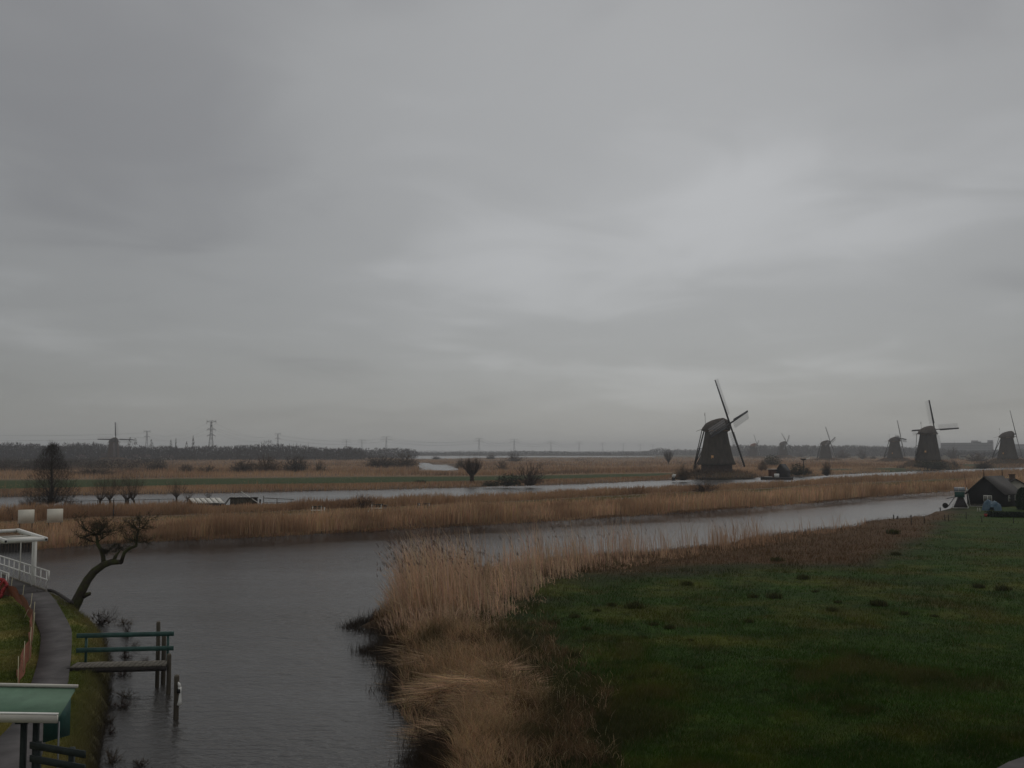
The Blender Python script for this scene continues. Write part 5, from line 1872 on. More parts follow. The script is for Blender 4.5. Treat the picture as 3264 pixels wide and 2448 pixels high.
def wood(name, label, xs, tops, d0, d1, step_px, col, seed, n=70, rows=3, spread=1.0):
    """a belt of bare trees: xs/tops give the skyline in photograph pixels, d0..d1 its depth"""
    rng = np.random.default_rng(seed)
    parts = []
    for r in range(rows):
        d = d0 + (d1 - d0) * r / max(rows - 1, 1)
        x = xs[0]
        while x < xs[-1]:
            x += step_px * rng.uniform(0.6, 1.5)
            dd = d * rng.uniform(0.97, 1.03)
            top = float(np.interp(x, xs, tops))
            h = CAM_H + (1440 - top) * dd / FPX
            h = max(3.0, h * (rng.uniform(0.84, 1.12) if r else rng.uniform(0.6, 0.95)))
            c = PD(x, 1440, dd)
            parts.append(wood_tree_spikes(c[0], c[1], h, step_px * 3.0 * spread * dd / FPX * rng.uniform(0.8, 1.4), n, dd * 0.00075, col * rng.uniform(0.8, 1.25), rng))
    V, F, C = merge(parts)
    V[:, 2] += 0.3
    o = obj(name, mesh(name, V, F, M_TWIG, C))
    return tag(o, label, 'wood', kind='stuff')


CW = np.array([0.042, 0.038, 0.038])
wood('wood', 'dark bare wood closing the polder behind the round mill', [-260, 0, 60, 100, 200, 300, 400, 560, 700, 800, 860, 920, 1000, 1060, 1120, 1150], [1412, 1415, 1412, 1419, 1417, 1416, 1424, 1426, 1424, 1422, 1419, 1421, 1426, 1430, 1427, 1432], 880, 1010, 9, CW, 51, 80, 4)
wood('wood_edge', 'lower dark wood edge left of the lake', [1100, 1150, 1200, 1260, 1300, 1318], [1429, 1432, 1430, 1427, 1431, 1436], 1150, 1260, 8, CW, 52, 70, 3)
wood('lake_shore_wood', 'hazy tree belt on the far shore of the lake', [1290, 1400, 1480, 1600, 1650, 1800, 1900, 1990, 2060, 2100, 2130, 2200, 2260, 2340], [1441, 1442, 1440, 1441, 1437, 1439, 1441, 1440, 1438, 1428, 1432, 1433, 1433, 1430], 1960, 2150, 6, CW, 53, 45, 3)
wood('plantation', 'even topped hazy plantation behind the distant mills', [2290, 2330, 2380, 2500, 2700, 2850, 2960, 3040, 3120, 3240, 3420], [1428, 1421, 1420, 1421, 1422, 1424, 1428, 1436, 1437, 1432, 1430], 1560, 1800, 6, CW, 54, 60, 4)
wood('garden_trees', 'low garden trees among the white houses', [2960, 3010, 3060, 3110, 3160, 3200, 3420], [1440, 1441, 1437, 1440, 1438, 1443, 1441], 1000, 1150, 11, CW * 1.2, 55, 60, 2)
wood('far_skyline_wood', 'pale woodland skyline at the edge of sight', [-300, 200, 800, 1300, 1800, 2400, 3000, 3560], [1434, 1433, 1434, 1436, 1437, 1436, 1434, 1434], 3300, 3600, 7, CW, 56, 30, 2, 1.6)
# scrub carpet before the left wood
rng = np.random.default_rng(61)
parts = []
for k in range(900):
    px = rng.uniform(-200, 640) if k % 3 else rng.uniform(-200, 1200)
    py = rng.uniform(1456, 1504) if px < 520 else rng.uniform(1456, 1470)
    if rng.uniform() > (1.0 if px < 350 else 0.55):
        continue
    c = P(px, py, 0.3)
    s = c[1] / FPX
    parts.append(wood_tree_spikes(c[0], c[1], rng.uniform(2.2, 4.4), rng.uniform(30, 60) * s, 70, c[1] * 0.0007, C_SCRUB * rng.uniform(0.55, 0.95), rng))
for k in range(1000):
    px = rng.uniform(450, 3300)
    py = rng.uniform(1457, 1506) if px < 2300 else rng.uniform(1456, 1490)
    if rng.uniform() > 0.55 or (1330 < px < 1460 and py > 1470):
        continue
    c = P(px, py, 0.3)
    if not LD.ins(np.array([c[0]]), np.array([c[1]]))[0] or float(fbm(np.array([c[0]]), np.array([c[1]]), 70.0)[0]) < 0.42:
        continue
    s = c[1] / FPX
    parts.append(wood_tree_spikes(c[0], c[1], rng.uniform(1.4, 3.0), rng.uniform(20, 55) * s, 40, c[1] * 0.0005, C_SCRUB * rng.uniform(0.8, 1.5), rng))
V, F, C = merge(parts)
tag(obj('scrub', mesh('scrub', V, F, M_TWIG, C)), 'brown leafless scrub covering the marsh before the wood', 'scrub', kind='stuff')
# single poplars and spires above the wood
for i, (px, top, wpx, d, kind, lb) in enumerate(((297, 1402, 10, 940, 'poplar', 'thin poplar left of the dark round mill'), (413, 1387, 12, 930, 'poplar', 'tall narrow poplar right of the dark round mill'), (430, 1391, 16, 930, 'poplar', 'bushy poplar beside the tall narrow one'),
                                                  (482, 1396, 12, 950, 'poplar', 'poplar just right of the near pylon'), (544, 1397, 9, 960, 'poplar', 'slim poplar of the pair in the wood'), (560, 1396, 8, 960, 'spire', 'pointed poplar of the pair in the wood'),
                                                  (594, 1402, 7, 960, 'poplar', 'small poplar beside the dense dark spire'), (615, 1388, 14, 930, 'spire', 'dense dark spire-shaped tree above the wood'), (922, 1414, 4, 1000, 'spire', 'tiny spruce spire on the wood skyline'),
                                                  (935, 1413, 5, 1000, 'spire', 'tiny spruce spire on the wood skyline'), (946, 1412, 5, 1000, 'spire', 'tiny spruce spire on the wood skyline'), (958, 1415, 5, 1000, 'spire', 'tiny spruce spire on the wood skyline'), (982, 1412, 5, 1000, 'spire', 'tiny spruce spire on the wood skyline'),
                                                  (1311, 1428, 3, 1300, 'poplar', 'faint narrow poplar at the end of the wood edge'), (1318, 1428, 3, 1300, 'poplar', 'faint narrow poplar at the end of the wood edge'), (1324, 1429, 3, 1300, 'poplar', 'faint narrow poplar at the end of the wood edge'),
                                                  (850, 1403, 34, 990, 'round', 'broad crowned tree rising over the wood'), (1000, 1425, 20, 990, 'round', 'small round crowned tree on the wood skyline'))):
    rng = np.random.default_rng(700 + i)
    c = PD(px, 1440, d)
    h = CAM_H + (1440 - top) * d / FPX
    t = thing('poplar' if kind == 'poplar' else ('spire_tree' if kind == 'spire' else 'broad_tree'), lb, 'tree', (c[0], c[1], 0.3), 0, 'trees rising over the wood')
    MB().tube([(0, 0, -0.3), (0, 0, h * 0.6)], [0.3, 0.05], 6).obj('trunk', M_BARK, t)
    V, F, C = wood_tree_spikes(0, 0, h, wpx * d / FPX * (1.25 if kind == 'spire' else 1.7), 190 if wpx > 6 else 80, d * 0.00042, CW * (0.9 if kind == 'spire' else 1.1), rng, kind)
    obj('crown', mesh('crown', V, F, M_TWIG, C), t)

# hedge and dark conifer by the hut
c0, c1 = P(3150, 1646, 0.6), P(3330, 1650, 0.6)
rng = np.random.default_rng(81)
n = 5200
k = rng.uniform(0, 1, n)
base = c0 + (c1 - c0) * k[:, None] + np.stack([rng.normal(0, 0.22, n), rng.normal(0, 0.25, n), rng.uniform(0, 0.58, n)], 1)
d_ = rng.normal(0, 1, (n, 3))
d_ /= np.linalg.norm(d_, axis=1, keepdims=True)
V, F, C = spikes(base - d_ * 0.07, base + d_ * 0.09, np.full(n, 0.09), cvar((0.012, 0.026, 0.014), n, 0.3, rng), rng)
tag(obj('hedge', mesh('hedge', V, F, M_HEDGE, C)), 'low dark green hedge in front of the black hut', 'hedge')
c = PD(3262, 1600, 128.0)
c[2] = 0.55
t = thing('conifer', 'dark green conifer at the corner of the black hut', 'tree', c)
MB().tube([(0, 0, -0.3), (0, 0, 2.6)], [0.12, 0.04], 7).obj('trunk', M_BARK, t)
n = 3000
a, u = rng.uniform(0, 6.28, n), rng.uniform(0, 1, n)
rr = (0.95 * np.sqrt(np.clip(1 - (u - 0.35) ** 2 / 0.45, 0.02, 1))) * rng.uniform(0.5, 1, n)
base = np.stack([rr * np.cos(a), rr * np.sin(a), 0.2 + u * 2.7], 1)
d_ = rng.normal(0, 1, (n, 3))
d_ /= np.linalg.norm(d_, axis=1, keepdims=True)
V, F, C = spikes(base - d_ * 0.09, base + d_ * 0.12, np.full(n, 0.10), cvar((0.014, 0.032, 0.013), n, 0.3, rng), rng)
obj('crown', mesh('crown', V, F, M_HEDGE, C), t)

# ------------------------------------------------------------------ reeds and grass


def stuff(name, label, parts, m=M_BLADE):
    V, F, C = merge(parts)
    return tag(obj(name, mesh(name, V, F, m, C)), label, 'reeds' if 'reed' in name else 'grass', kind='stuff')


def wind(n, h, amt, rng, dirx=0.25):
    return np.stack([rng.normal(dirx * amt, amt, n), rng.normal(0, amt, n)], 1) * h[:, None]


rng = np.random.default_rng(101)
# --- dike reeds, canal side and far side
n = 130000
px = rng.uniform(-120, 3400, n)
yn, yf, yp = np.interp(px, C_NX, C_NY), np.interp(px, C_FX, C_FY), np.interp(px, PATH_X, PATH_Y)
u = rng.uniform(0, 1, n)
front = rng.uniform(0, 1, n) < 0.68
py = np.where(front, yp + 2 + (yn - yp - 1) * u, yf + (yp - 4 - yf) * u)
x, y = Pv(px, py, 0.6)
d = LC.dist(x, y)
z = LC.zz(x, y, d)
ppm = FPX / y                                            # photograph pixels per metre there
lim_f = (py - yp) / ppm * (0.7 + 0.7 * fbm(x + 60, y, 3.5, 2)) + 0.05
back_top = np.interp(px, [-300, 300, 700, 1150, 1466, 1850, 2100, 2413, 2600, 2764, 3041, 3264, 3700], [1616, 1616, 1603, 1582, 1579, 1563, 1554, 1540, 1531, 1517, 1504, 1496, 1480])
lim_b = (py - back_top) / ppm
nz = fbm(x, y, 5.0)
nz2 = fbm(x + 33, y + 8, 1.7, 2)
tall = np.interp(d, [0, 4.5, 7.5, 12], [2.15, 2.05, 1.1, 0.7])
h = np.where(front, np.clip(np.minimum(lim_f, tall), 0.2, 2.2), np.clip(np.minimum(lim_b, 1.4), 0.2, 1.4))
patch = fbm(x - 140, y + 60, 9.0, 3)
h *= rng.uniform(0.5, 1.15, n) * (0.55 + 0.45 * nz2 + 0.25 * nz) * (0.62 + 0.7 * sstep(0.3, 0.62, patch))
h = np.maximum(h, 0.3 * rng.uniform(0.5, 1.3, n))
keep = (z > -0.2) & (np.abs(py - yp) > 1.5) & ~((px < 112) & (py > 1712))
# two clearings: the verge left of the cold frames, and the benches
keep &= ~((px > 330) & (px < 740) & (py > yp) & (py < yp + 13) & (rng.uniform(0, 1, n) < 0.45))
keep &= ~((np.abs(px - 1352) < 34) & (py > yp) & (py < yp + 16)) & ~((np.abs(px - 1205) < 42) & (py > yp) & (py < yp + 16))
olive = (px > 1480) & front & (py < yp + 16) & (fbm(x + 70, y, 12) > 0.4)
x, y, z, h, px, py, front, olive = (q[keep] for q in (x, y, z, h, px, py, front, olive))
m_ = len(x)
col = cvar(C_REED, m_, 0.2, rng)
col = lerp(col, C_REEDW, (~front) * 0.55)
tint = fbm(x + 200, y, 14.0)
col = lerp(col, np.array([0.34, 0.20, 0.115]), 0.7 * sstep(0.5, 0.68, fbm(x - 140, y + 260, 7.0, 3)))
col *= ((0.72 + 0.35 * tint) * (0.75 + 0.5 * fbm(x - 90, y, 2.2, 2)))[:, None]
low = h < 0.5
col[low] = lerp(col[low], np.array([0.12, 0.11, 0.04]), rng.uniform(0, 1, low.sum()))
col[olive] = lerp(col[olive], np.array([0.12, 0.12, 0.035]), np.full(olive.sum(), 0.75))
V = blades(np.stack([x, y, z - 0.05], 1), h, y * 0.00042 * rng.uniform(0.6, 1.3, m_) + 0.012, wind(m_, h, 0.15, rng), col, 2, rng)
stuff('dike_reeds', 'golden standing reeds along both sides of the dike', [V])

# --- polder reeds beyond the second canal
n = 120000
px = rng.uniform(-160, 3420, n)
dy = np.interp(px, D_X, D_Y)
py = np.where(rng.uniform(0, 1, n) < 0.45, dy - rng.uniform(0, 1, n) ** 1.3 * 40, rng.uniform(1457, 1530, n))
x, y = Pv(px, py, 0.4)
ok = (py < dy - 0.3) & (py > 1456) & LD.ins(x, y)
x, y, px, py, dy = (q[ok] for q in (x, y, px, py, dy))
d = LD.dist(x, y)
z = LD.zz(x, y, d)
nz, n2 = fbm(x, y, 40.0), fbm(x + 400, y, 18.0)
g = greenD(px, py, n2)
bankzone = dy - py < 24
h = np.where(bankzone, 1.25, 1.55) * (0.55 + 0.8 * nz) * rng.uniform(0.7, 1.1, len(x))
ppm = FPX / y
# the reeds on the bank leave the green strip open; reeds before the inlet and lake stay low
ghi = np.interp(px, G_X, G_LO)
h = np.where(bankzone & (px < 2150), np.minimum(h, np.clip((py - ghi) / ppm + 0.15, 0.2, 1.5)), h)
inl = (px > 1335) & (px < 1460) & (py > 1478) & (py < 1530)
h = np.where(inl, np.minimum(h, np.clip((py - 1501) / ppm, 0.15, 1.2)), h)
h = np.where((py < 1475) & (px > 1250) & (px < 2050), h * 0.6, h)
ok = (g < 0.35) | (rng.uniform(0, 1, len(x)) < 0.04)
h = np.where(g > 0.35, 0.3, h)
x, y, z, h, px, py, nz = (q[ok] for q in (x, y, z, h, px, py, nz))
m_ = len(x)
tint = fbm(x, y, 60.0)
col = lerp(cvar(C_REEDW, m_, 0.22, rng), C_REED * 1.0, sstep(0.38, 0.62, tint) * 0.7)
sc = (1 - sstep(150, 700, px)) * sstep(1455, 1470, py) * (1 - sstep(1497, 1508, py))
col = lerp(col, C_SCRUB * 1.2, 0.8 * sc)
dk = sstep(0.55, 0.7, fbm(x + 900, y + 50, 25.0))
col = lerp(col, C_SCRUB * 1.3, 0.6 * dk)
V = blades(np.stack([x, y, z - 0.05], 1), h, y * 0.0006 * rng.uniform(0.6, 1.3, m_), wind(m_, h, 0.12, rng), col, 1, rng)
stuff('polder_reeds', 'wide brown reed fields of the polder beyond the second canal', [V])

# --- growth on the mill mounds
parts = []
for mcx, mcy, mr_, mt in MOUNDS:
    c, md = (mcx, mcy), math.hypot(mcx, mcy)
    k_ = 2600
    a, rr = rng.uniform(0, 6.28, k_), mr_ * np.sqrt(rng.uniform(0.1, 1.1, k_))
    zz = 0.5 + mt * np.interp(rr / mr_, [0, 0.5, 0.7, 0.86, 1.1], [1, 0.97, 0.72, 0.3, 0.0])
    h = rng.uniform(0.3, 1.1, k_)
    parts.append(blades(np.stack([c[0] + rr * np.cos(a), c[1] + rr * np.sin(a), zz - 0.1], 1), h, np.full(k_, md * 0.0006), wind(k_, h, 0.2, rng), lerp(cvar(C_SCRUB * 1.5, k_, 0.3, rng), C_REEDW * 0.8, rng.uniform(0, 1, k_)), 1, rng))
stuff('mound_grass', 'brown rough growth on the windmill mounds', parts)

# --- tall reeds of the near point
TALL = [(1205, 1990), (1236, 1920), (1300, 1880), (1450, 1848), (1700, 1812), (2000, 1778), (2183, 1764), (2350, 1735), (2541, 1710), (2700, 1688), (2760, 1672), (2770, 1684), (2560, 1730), (2300, 1775), (2000, 1820), (1820, 1862), (1720, 1905), (1640, 1960), (1560, 2010), (1480, 2040), (1400, 2035), (1320, 2010)]
n = 60000
px, py = rng.uniform(1195, 2780, n), rng.uniform(1665, 2060, n)
x, y = Pv(px, py, 0.4)
wx, wy = 110 * (fbm(x, y, 2.5) - 0.5) + rng.normal(0, 14, n), 60 * (fbm(x + 50, y, 2.5) - 0.5) + rng.normal(0, 9, n)
ok = inside(px + np.where(py > 1830, wx, 0), py + np.where(py > 1830, wy, 0), TALL) & LA.ins(x, y)
x, y, px, py = x[ok], y[ok], px[ok], py[ok]
d = LA.dist(x, y)
z = LA.zz(x, y, d)
hm = np.interp(px, [1200, 1235, 1275, 1330, 1420, 1560, 1800, 2150, 2300, 2500, 2800], [0.6, 1.0, 1.75, 2.45, 2.25, 2.2, 2.2, 1.9, 1.75, 1.6, 1.2])
cl = fbm(x, y, 1.6, 3)
shore = np.interp(d + 3.0 * (fbm(x + 8, y, 3.0) - 0.5), [0, 3.5, 6, 10], [1.0, 1.0, 0.62, 0.3])
inl_y = np.interp(px, [1195, 1320, 1400, 1560, 1640, 1720, 1820, 2000, 2300, 2560, 2770], [2010, 2030, 2045, 2018, 1968, 1912, 1868, 1824, 1779, 1733, 1686])
shore = shore * np.clip(0.22 + (inl_y - py + 30 * (fbm(x + 3, y, 1.2) - 0.5)) / np.interp(px, [1300, 1700, 2700], [75, 55, 28]), 0.2, 1.0)
h = hm * shore * (0.35 + 1.15 * sstep(0.30, 0.68, cl)) * rng.uniform(0.42, 1.1, len(x))
keep = rng.uniform(0, 1, len(x)) < np.clip(0.30 + 1.3 * sstep(0.33, 0.6, cl), 0, 1) * np.interp(px, [1220, 1600, 2780], [1, 0.95, 1.0])
x, y, z, h, px, py, d = (q[keep] for q in (x, y, z, h, px, py, d))
m_ = len(x)
col = cvar((0.56, 0.39, 0.265), m_, 0.24, rng) * (0.62 + 0.75 * fbm(x + 40, y + 4, 1.1, 3))[:, None]
col = lerp(col, np.array([0.40, 0.24, 0.145]), sstep(1700, 2500, px) * 0.8)
lean = wind(m_, h, 0.15, rng, -0.6)
lean[:, 0] -= h * np.interp(px, [1200, 1300, 1420], [0.38, 0.22, 0.0]) * rng.uniform(0.2, 1.2, m_)
base = np.stack([x, y, z - 0.05], 1)
parts = [blades(base, h, np.interp(y, [40, 150], [0.022, 0.05]) * rng.uniform(0.6, 1.3, m_), lean, col, 2, rng)]
# side leaves and plumes
lf = rng.uniform(0, 1, m_) < 0.6
f = rng.uniform(0.3, 0.85, lf.sum())
p0 = base[lf] + np.concatenate([lean[lf] * f[:, None] ** 1.5, (h[lf] * f)[:, None]], 1)
p1 = p0 + np.stack([rng.normal(-0.05, 0.16, lf.sum()), rng.normal(0, 0.16, lf.sum()), rng.uniform(0.02, 0.25, lf.sum())], 1)
parts.append(spikes(p0, p1, np.full(lf.sum(), 0.022), col[lf] * 1.08, rng))
pm = (rng.uniform(0, 1, m_) < np.interp(px, [1220, 1500, 1900, 2300], [0.30, 0.24, 0.18, 0.06])) & (h > np.where(px < 1900, 1.75, 1.4))
p0 = base[pm] + np.concatenate([lean[pm], h[pm][:, None]], 1)
k_ = pm.sum()
for j in range(2):
    dr = np.stack([rng.normal(-0.08, 0.05, k_), rng.normal(0, 0.05, k_), rng.uniform(0.02, 0.22, k_)], 1)
    parts.append(spikes(p0 - np.array([0, 0, 0.06 * j]), p0 + dr * rng.uniform(0.8, 1.5, (k_, 1)), np.full(k_, 0.04), cvar((0.15, 0.105, 0.08), k_, 0.25, rng), rng))
stuff('tall_reeds', 'tall tawny reeds with dark plumes on the near point', parts)

# --- flattened reeds
FLAT = [(1300, 2030), (1262, 2110), (1262, 2150), (1258, 2205), (1296, 2250), (1400, 2290), (1480, 2300), (1620, 2280), (1760, 2250), (1720, 2190), (1650, 2130), (1560, 2085), (1440, 2060), (1380, 2040)]
n = 19000
px, py = rng.uniform(1240, 1770, n), rng.uniform(2025, 2305, n)
x, y = Pv(px, py, 0.6)
ok = inside(px + 170 * (fbm(x, y, 1.6) - 0.5) + rng.normal(0, 16, n), py + 110 * (fbm(x + 50, y, 1.6) - 0.5) + rng.normal(0, 10, n), FLAT) & LA.ins(x, y) & (fbm(x - 20, y + 5, 1.1, 2) > 0.36)
x, y, px, py = x[ok], y[ok], px[ok], py[ok]
z = LA.zz(x, y)
mound = 0.42 * np.exp(-(((px - 1470) / 160) ** 2 + ((py - 2205) / 45) ** 2)) + 0.25 * np.exp(-(((px - 1600) / 120) ** 2 + ((py - 2150) / 40) ** 2))
m_ = len(x)
sw = (fbm(x, y, 1.7, 2) - 0.5) * 7.0 + math.pi * 0.98
sw = np.where(px < 1420, sw + 0.3, sw) + rng.normal(0, 0.45, m_)
ln = rng.uniform(0.5, 1.5, m_)
p0 = np.stack([x, y, z + mound * rng.uniform(0.4, 1.05, m_) + 0.03], 1)
drp = rng.normal(-0.06, 0.14, m_)
p1 = p0 + np.stack([np.cos(sw) * ln, np.sin(sw) * ln * 0.8, ln * drp + 0.05], 1)
p1[:, 2] = np.maximum(p1[:, 2], 0.12)
V = spikes(p0, p1, rng.uniform(0.014, 0.032, m_), cvar((0.52, 0.37, 0.235), m_, 0.3, rng) * (0.6 + 0.8 * fbm(x, y, 0.7, 2))[:, None], rng)
n2_ = 3200
px, py = rng.uniform(1280, 1650, n2_), rng.uniform(2060, 2290, n2_)
ok = inside(px, py, FLAT)
x, y = Pv(px[ok], py[ok], 0.6)
h = rng.uniform(0.25, 0.8, len(x))
V2 = blades(np.stack([x, y, LA.zz(x, y)], 1), h, np.full(len(x), 0.02), wind(len(x), h, 0.5, rng, -0.6), cvar((0.33, 0.22, 0.125), len(x), 0.25, rng), 2, rng)
stuff('flattened_reeds', 'wind flattened straw coloured reeds heaped on the near point', [V, V2])

# --- rough fringe of dead stems, moss and rush between water and pasture
n = 85000
px, py = rng.uniform(1180, 2300, n), rng.uniform(1790, 2470, n)
x, y = Pv(px, py, 0.6)
ok = LA.ins(x, y)
x, y, px, py = x[ok], y[ok], px[ok], py[ok]
d = LA.dist(x, y)
fr = fbm(x + 4, y + 2, 2.0, 3)
lim = np.interp(py, [1790, 1900, 2050, 2300, 2470], [8.5, 8.5, 7.0, 5.4, 4.8])
ok = (d + 4 * (fr - 0.5) < lim) & (rng.uniform(0, 1, len(x)) < 0.25 + 0.9 * sstep(0.35, 0.65, fr))
x, y, d, fr, px = x[ok], y[ok], d[ok], fr[ok], px[ok]
m_ = len(x)
st_ = (1 - sstep(np.interp(y, [26, 36, 50], [1.6, 3.2, 4.0]), np.interp(y, [26, 36, 50], [3.6, 5.8, 7.0]), d + 3 * (fr - 0.5)))
h = (0.12 + 0.5 * fr ** 2 + 0.45 * st_ * fr) * rng.uniform(0.5, 1.5, m_)
k3 = fbm(x - 31, y + 77, 1.4, 3)
col = lerp(cvar((0.15, 0.098, 0.052), m_, 0.3, rng), np.array([0.052, 0.050, 0.018]), sstep(0.42, 0.6, k3 + 0.25 * (np.clip(d / 8, 0, 1) - 0.5)))
col = lerp(col, cvar((0.46, 0.305, 0.175), m_, 0.25, rng), st_ * sstep(0.3, 0.55, fbm(x + 9, y - 8, 1.5, 2)))
pale = rng.uniform(0, 1, m_) < 0.07
col[pale] = cvar((0.40, 0.30, 0.18), pale.sum(), 0.2, rng)
wet = d < 0.9 + 0.5 * (fr - 0.5)
h[wet] *= 0.6
col[wet] = cvar((0.055, 0.038, 0.025), wet.sum(), 0.3, rng)
V = blades(np.stack([x, y, LA.zz(x, y, d) - 0.03], 1), h, np.interp(y, [28, 90], [0.014, 0.028]) * rng.uniform(0.6, 1.4, m_), wind(m_, h, 0.6, rng, -0.2), col, 2, rng)
stuff('fringe_grass', 'tangled brown stems and rush between the reeds and the pasture', [V])

# --- meadow grass, dry fringe and dark water margin
n = 330000
px, py = rng.uniform(1180, 3330, n), 1640 + rng.uniform(0, 1, n) ** 0.85 * 850
x, y = Pv(px, py, 0.6)
ok = LA.ins(x, y) & (y < 170)
x, y, px, py = x[ok], y[ok], px[ok], py[ok]
d = LA.dist(x, y)
z = LA.zz(x, y, d)
base_c = colA(x, y, d)
m_ = len(x)
dryness = np.clip((base_c[:, 0] - base_c[:, 1]) / 0.05, 0, 1)
tuft = fbm(x + 11, y + 3, 1.3, 3)
long_ = sstep(0.52, 0.75, fbm(x + 71, y - 13, 2.6, 3)) + 0.7 * sstep(0.55, 0.8, fbm(x + 5, y - 40, 4.0))
h = (0.07 + 0.13 * long_ + 0.10 * tuft + 0.22 * dryness * (0.4 + tuft)) * rng.uniform(0.6, 1.3, m_)
h = np.where(d < 1.2, h * 1.5, h)
h = np.where(py < 1780, np.minimum(h, 0.35), h)
straw = rng.uniform(0, 1, m_) < 0.05 * (1 + 2 * dryness)
col = base_c * (0.8 + 0.4 * rng.uniform(0, 1, (m_, 1))) * (1 + 0.06 * rng.standard_normal((m_, 3))) * (0.6 + 0.8 * tuft)[:, None] * 1.15
col[straw] = cvar((0.12, 0.09, 0.045), straw.sum(), 0.2, rng)
V = blades(np.stack([x, y, z - 0.02], 1), h, y * np.interp(y, [30, 120], [0.00052, 0.00034]) * rng.uniform(0.6, 1.3, m_), wind(m_, h, 0.45, rng), col, 1, rng)
stuff('meadow_grass', 'rough winter grass covering the near meadow', [V])

# --- bank grass
n = 90000
px, py = rng.uniform(-40, 380, n), rng.uniform(1860, 2500, n)
x, y = Pv(px, py, 0.85)
pl_a, pr_a = np.array([P(a, b, ZP)[:2] for a, b in pl]), np.array([P(a, b, ZP)[:2] for a, b in pr])
poly_path = list(pl_a) + list(pr_a[::-1])
jx, jy = rng.normal(0, 0.07, n), rng.normal(0, 0.07, n)
ok = LB.ins(x, y) & ~inside(x + jx, y + jy, poly_path)
x, y = x[ok], y[ok]
d = LB.dist(x, y)
z = LB.zz(x, y, d)
m_ = len(x)
h = (0.05 + 0.07 * fbm(x, y, 0.8)) * rng.uniform(0.6, 1.4, m_)
h = np.where(d < 0.7, h * 2.0, h)
col = colB(x, y, d) * (0.75 + 0.5 * rng.uniform(0, 1, (m_, 1))) * 1.15
V = blades(np.stack([x, y, z - 0.01], 1), h, y * 0.00045 * rng.uniform(0.6, 1.3, m_), wind(m_, h, 0.5, rng), col, 1, rng)
stuff('bank_grass', 'mossy short grass on the bank beside the path', [V])

# --- emergent stems at the water edge of the near point
n = 6500
k = rng.integers(0, len(A_W) - 1, n)
u = rng.uniform(0, 1, n)
AW = np.array([P(a, b)[:2] for a, b in A_W])
q = AW[k] + (AW[k + 1] - AW[k]) * u[:, None] + np.stack([-np.abs(rng.normal(0, 0.35, n)) + 0.25, rng.normal(0, 0.2, n)], 1)
h = rng.uniform(0.12, 0.5, n)
V = blades(np.stack([q[:, 0], q[:, 1], np.full(n, -0.05)], 1), h, np.full(n, 0.018), wind(n, h, 0.35, rng), cvar((0.04, 0.03, 0.022), n, 0.3, rng), 1, rng)
stuff('margin_sedge_grass', 'dark broken stems standing in the water off the near point', [V])

# --- rush tussocks in the meadow


def tussock(seed):
    r = np.random.default_rng(seed)
    n = 260
    a, e = r.uniform(0, 6.28, n), np.abs(r.normal(0, 0.55, n))
    sr = 0.55 * r.uniform(0, 1, n) ** 0.8
    st = np.stack([sr * np.cos(a * 1.7), sr * np.sin(a * 1.7), np.zeros(n)], 1)
    ln = r.uniform(0.5, 1.0, n)
    lean = np.stack([np.cos(a) * np.sin(e), np.sin(a) * np.sin(e)], 1) * ln[:, None] * 0.75
    V, F, C = blades(st, ln * np.cos(e), np.full(n, 0.04), lean, cvar((0.055, 0.058, 0.019), n, 0.4, r), 2, r)
    return mesh('rush_tussock', V, F, M_BLADE, C)


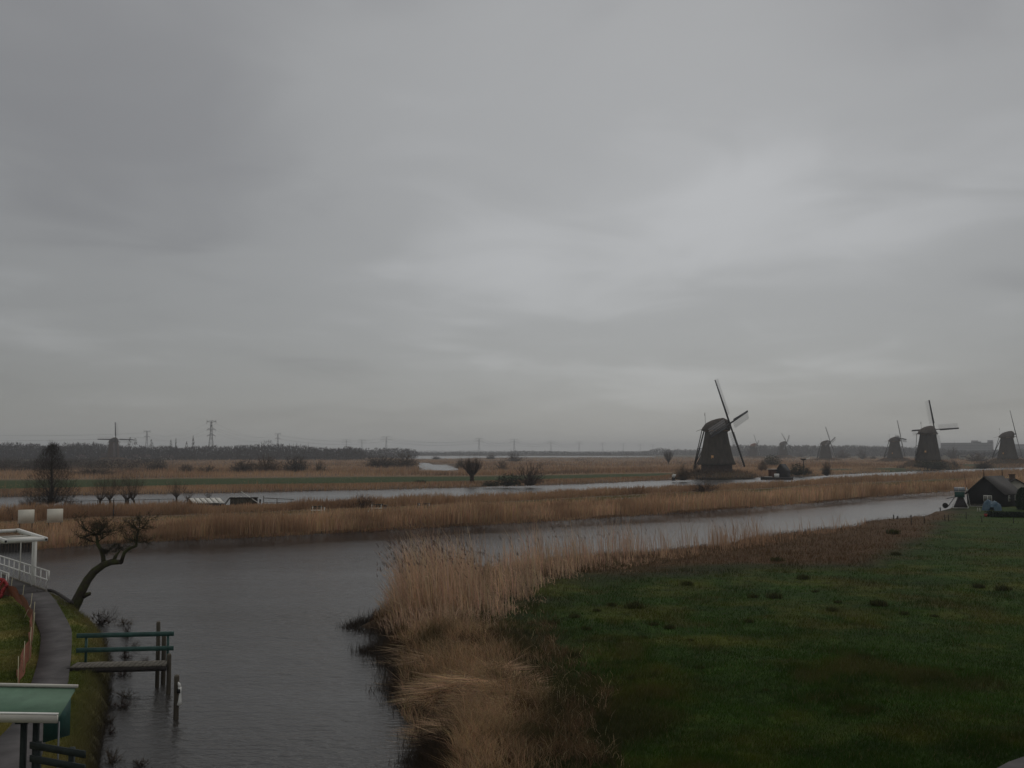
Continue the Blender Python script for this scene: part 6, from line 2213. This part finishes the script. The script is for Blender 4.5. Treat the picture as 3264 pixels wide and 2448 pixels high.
TS = [tussock(s) for s in (1, 2, 3)]
TP = [(2025, 1938, 62), (1950, 1932, 34), (1902, 1945, 30), (2084, 1992, 34), (2134, 2002, 38), (2400, 1900, 40), (2470, 1903, 50), (2386, 1985, 34), (1830, 1962, 40), (1765, 1985, 44), (1868, 2008, 36), (2560, 1848, 44), (2480, 1790, 40), (2190, 1862, 40),
      (2650, 1945, 40), (2672, 1922, 26), (2800, 1932, 56), (2880, 1956, 34), (2980, 1960, 28), (2856, 1770, 34), (2845, 1700, 46), (2600, 1885, 24), (2050, 2035, 30), (2200, 2040, 26), (1880, 2150, 46), (1830, 2090, 44), (1780, 2210, 54), (1850, 2260, 52),
      (2010, 2160, 36), (1700, 2320, 60), (1760, 2370, 56), (1930, 2330, 44), (1620, 2400, 60), (1720, 2440, 62), (2230, 2130, 32), (2440, 2200, 26), (3200, 1880, 48), (3120, 1870, 38), (2790, 2270, 30), (3060, 2140, 26), (1560, 2340, 46), (1700, 2080, 42), (1640, 2040, 40)]
for i, (px, py, wpx) in enumerate(TP):
    c = P(px, py, 0.6)
    s = wpx * c[1] / FPX
    c[2] = LA.z(c[0], c[1]) - 0.03
    lb = 'broad dark rush tussock, the widest on the open green pasture' if i == 0 else ('dark rush tussock in the tangled strip beside the flattened reeds' if px < 1900 and py > 1940 else 'dark rush tussock on the green pasture')
    o = obj('rush_tussock', TS[i % 3], None, tuple(c), (0, 0, i * 2.1), (s * 1.0, s * 0.9, s * 0.45))
    tag(o, lb, 'tussock', 'rush tussocks of the meadow')

# ------------------------------------------------------------------ haze
hz = MB().box((-6400, -80, -1.4), (6400, 6400, 60.0)).obj('haze', None) if False else None
me = bpy.data.meshes.new('haze')
X = 6350
me.from_pydata([(x, y, z) for z in (-1.6, 58.0) for y in (-90, X) for x in (-X, X)], [], [(0, 2, 3, 1), (4, 5, 7, 6), (0, 1, 5, 4), (2, 6, 7, 3), (0, 4, 6, 2), (1, 3, 7, 5)])
hm_ = bpy.data.materials.new('haze')
hm_.use_nodes = True
tr_ = hm_.node_tree
tr_.nodes.clear()
out = nn(tr_, 'ShaderNodeOutputMaterial')
pv = nn(tr_, 'ShaderNodeVolumePrincipled')
pv.inputs['Color'].default_value = (0.90, 0.93, 0.97, 1)
pv.inputs['Density'].default_value = 0.00025
pv.inputs['Anisotropy'].default_value = 0.2
tr_.links.new(pv.outputs[0], out.inputs['Volume'])
me.materials.append(hm_)
o = obj('haze', me)
tag(o, 'thin grey winter haze over the whole polder', kind='stuff')
